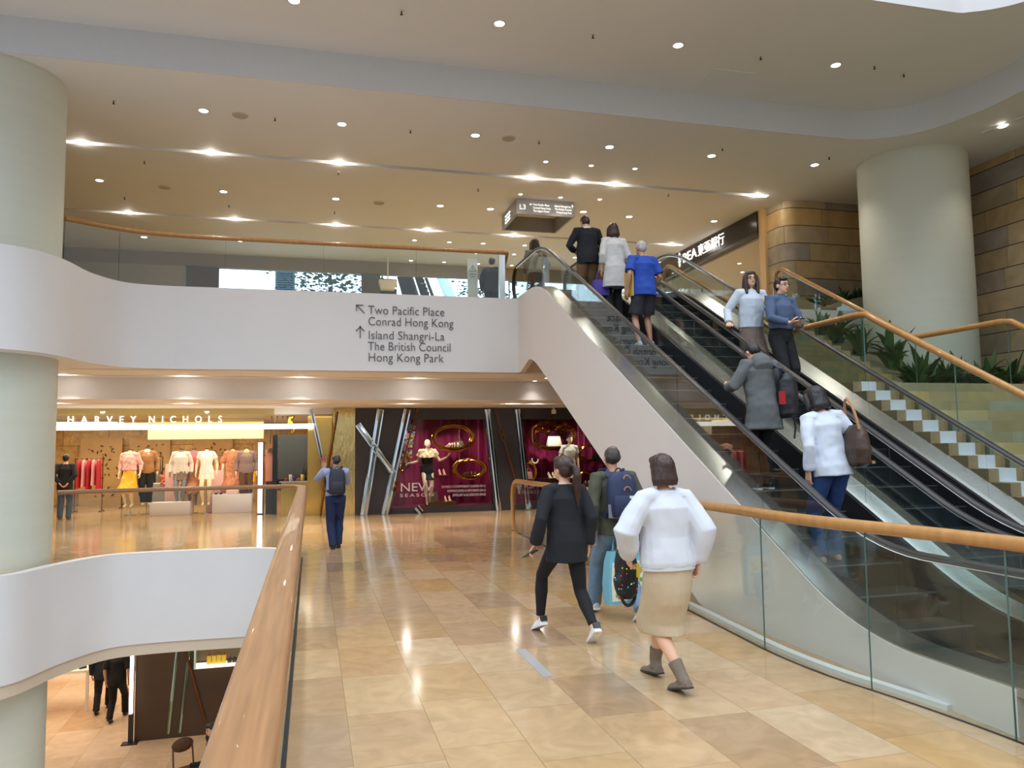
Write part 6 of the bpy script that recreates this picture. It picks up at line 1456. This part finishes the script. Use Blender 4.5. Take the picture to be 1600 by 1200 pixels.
# ---- mannequins
mann = mat('mannequin_ivory', S(250, 226, 190), .35); mgrey = mat('mannequin_grey', S(120, 122, 134), .4)
pat = mat('patterned_cloth', S(190, 130, 96), .8, var=.75, scale=26)
person('mannequin', 'ivory mannequin in black dress with frilled collar in the first crimson window', 'mannequin', (2.98, 20.45, .13), 178, 1.76,
    dict(hair=None, face=False, skin=mann, vox=.011, turn=15, feet={-1: (-.05, 0, 25, 0, .02), 1: (.03, .12, 25, 0, .02)}, arms={1: (.26, .05, -.28), -1: (-.30, .22, -.14)}, poles={1: (.4, -.3, -1), -1: (-.2, -.2, -1)},
         hands={-1: dict(dir=(-.5, .4, .6), palm=(0, 0, 1), curl=.2), 1: dict(dir=(.7, .1, -.2), curl=.2)}, bottom=('skirt', blk, 0, .66, .15, .003), tops=[dict(name='dress', mat=blk, hem=.86, g=.008, sleeve=0, neck=1.30, fold=.002), dict(name='frill', mat=cl('cream_frill', S(250, 220, 180), .1), hem=1.24, g=.034, hemr=.03, sleeve=.2, fold=.02, fr=(16, 16, 16))], shoes=('heel', blk_l)))
person('mannequin', 'ivory mannequin in pale lace top in the second crimson window', 'mannequin', (6.95, 20.4, .13), 182, 1.84,
    dict(hair=('short', 'black'), face=False, skin=mann, vox=.012, arms={1: (.10, .0, -.50), -1: (-.08, .02, -.50)}, bottom=('skirt', cl('ivory_skirt', S(240, 220, 190)), 0, .6, .16), tops=[dict(name='lace_top', mat=mat('lace', S(250, 236, 205), .7, var=.5, scale=40), hem=.9, g=.014, sleeve=.3)], shoes=('heel', blk_l)))
stand = mat('stand_steel', (.5, .5, .52, 1), .25, 1.)
def bust(label, x, y, rz, top, bottom, skin=mann, lift=.20, hair=None, armp=None, tw=0):
    Jm = person('mannequin', label, 'mannequin', (x, y, lift), rz, 1.70, dict(headless=True, hair=None, face=False, skin=skin, vox=.013, hvox=.008, arms=armp or {1: (.10, .03, -.49), -1: (-.10, .03, -.49)}, bottom=bottom, tops=top, feet={-1: (-.07, 0, 18, 0), 1: (.07, .05, 18, 0)}))
    r = Jm['root']; MB().cyl((0, -.08), .14, -lift, -lift+.012, 24).build('stand_base', stand, r); MB().tube([V((0, -.08, -lift)), V((0, -.08, .6))], .012, 8).build('stand_pole', stand, r)
    MB().cyl((0, 0), .05, 1.49, 1.53, 14).build('neck_cap', gold, r)
    return Jm
yel = cl('yellow_skirt', S(232, 180, 50), .1); pk = cl('pink_knit', S(240, 190, 184), .08); tanj = cl('tan_jacket', S(170, 124, 80), .06)
bust('headless mannequin in pink ruffled top and long yellow skirt, leftmost in the store', -4.62, 22.2, 170, [dict(mat=pk, hem=.98, g=.03, fold=.02, fr=(12, 12, 12), sleeve=.8)], ('skirt', yel, 0, .40, .24, .03))
bust('headless mannequin in tan jacket and black trousers beside the yellow skirt', -4.25, 22.4, 185, [dict(mat=cl('shirt_white', 0), hem=1.0, g=.010, collar=True, neck=1.47), dict(name='jacket', mat=tanj, hem=.84, g=.026, neck=1.40)], ('trousers', blk), lift=.24)
bust('headless mannequin in white cardigan and patterned skirt in the store', -3.36, 22.1, 180, [dict(name='cardigan', mat=cl('white_cardigan', S(226, 218, 208), .05), hem=.86, g=.03)], ('skirt', cl('grey_brown_print', S(130, 110, 96), .5), 0, .70, .18, .02), mgrey)
bust('headless mannequin in pink wrap dress with patterned skirt, right of the white cardigan', -3.08, 22.35, 182, [dict(mat=cl('rose_top', S(226, 110, 120), .2), hem=1.0, g=.012, sleeve=.3)], ('skirt', pat, 0, .34, .26, .03), mgrey)
bust('headless mannequin in short white dress in the store', -2.72, 22.1, 178, [dict(name='dress', mat=cl('white_dress', S(255, 248, 240), .02), hem=.70, g=.014, hemr=.03, sleeve=.25, fold=.012)], None)
bust('headless mannequin in long salmon patterned dress in the store', -2.12, 22.75, 180, [dict(name='dress', mat=mat('salmon_print', S(206, 140, 106), .8, var=.6, scale=24), hem=.90, g=.02, sleeve=.5, fold=.015)], ('skirt', mat('salmon_print', 0), 0, .36, .30, .03))
bust('headless mannequin in mauve jacket over yellow top, rightmost in the store', -1.72, 22.2, 184, [dict(mat=cl('yellow_top', S(214, 186, 20), .05), hem=.95, g=.012, sleeve=0), dict(name='jacket', mat=cl('mauve_jacket', S(140, 116, 112), .08), hem=.84, g=.03, neck=1.36)], ('trousers', cl('brown_trouser', S(88, 58, 40))))
bpy.data.scenes.remove(WORK)
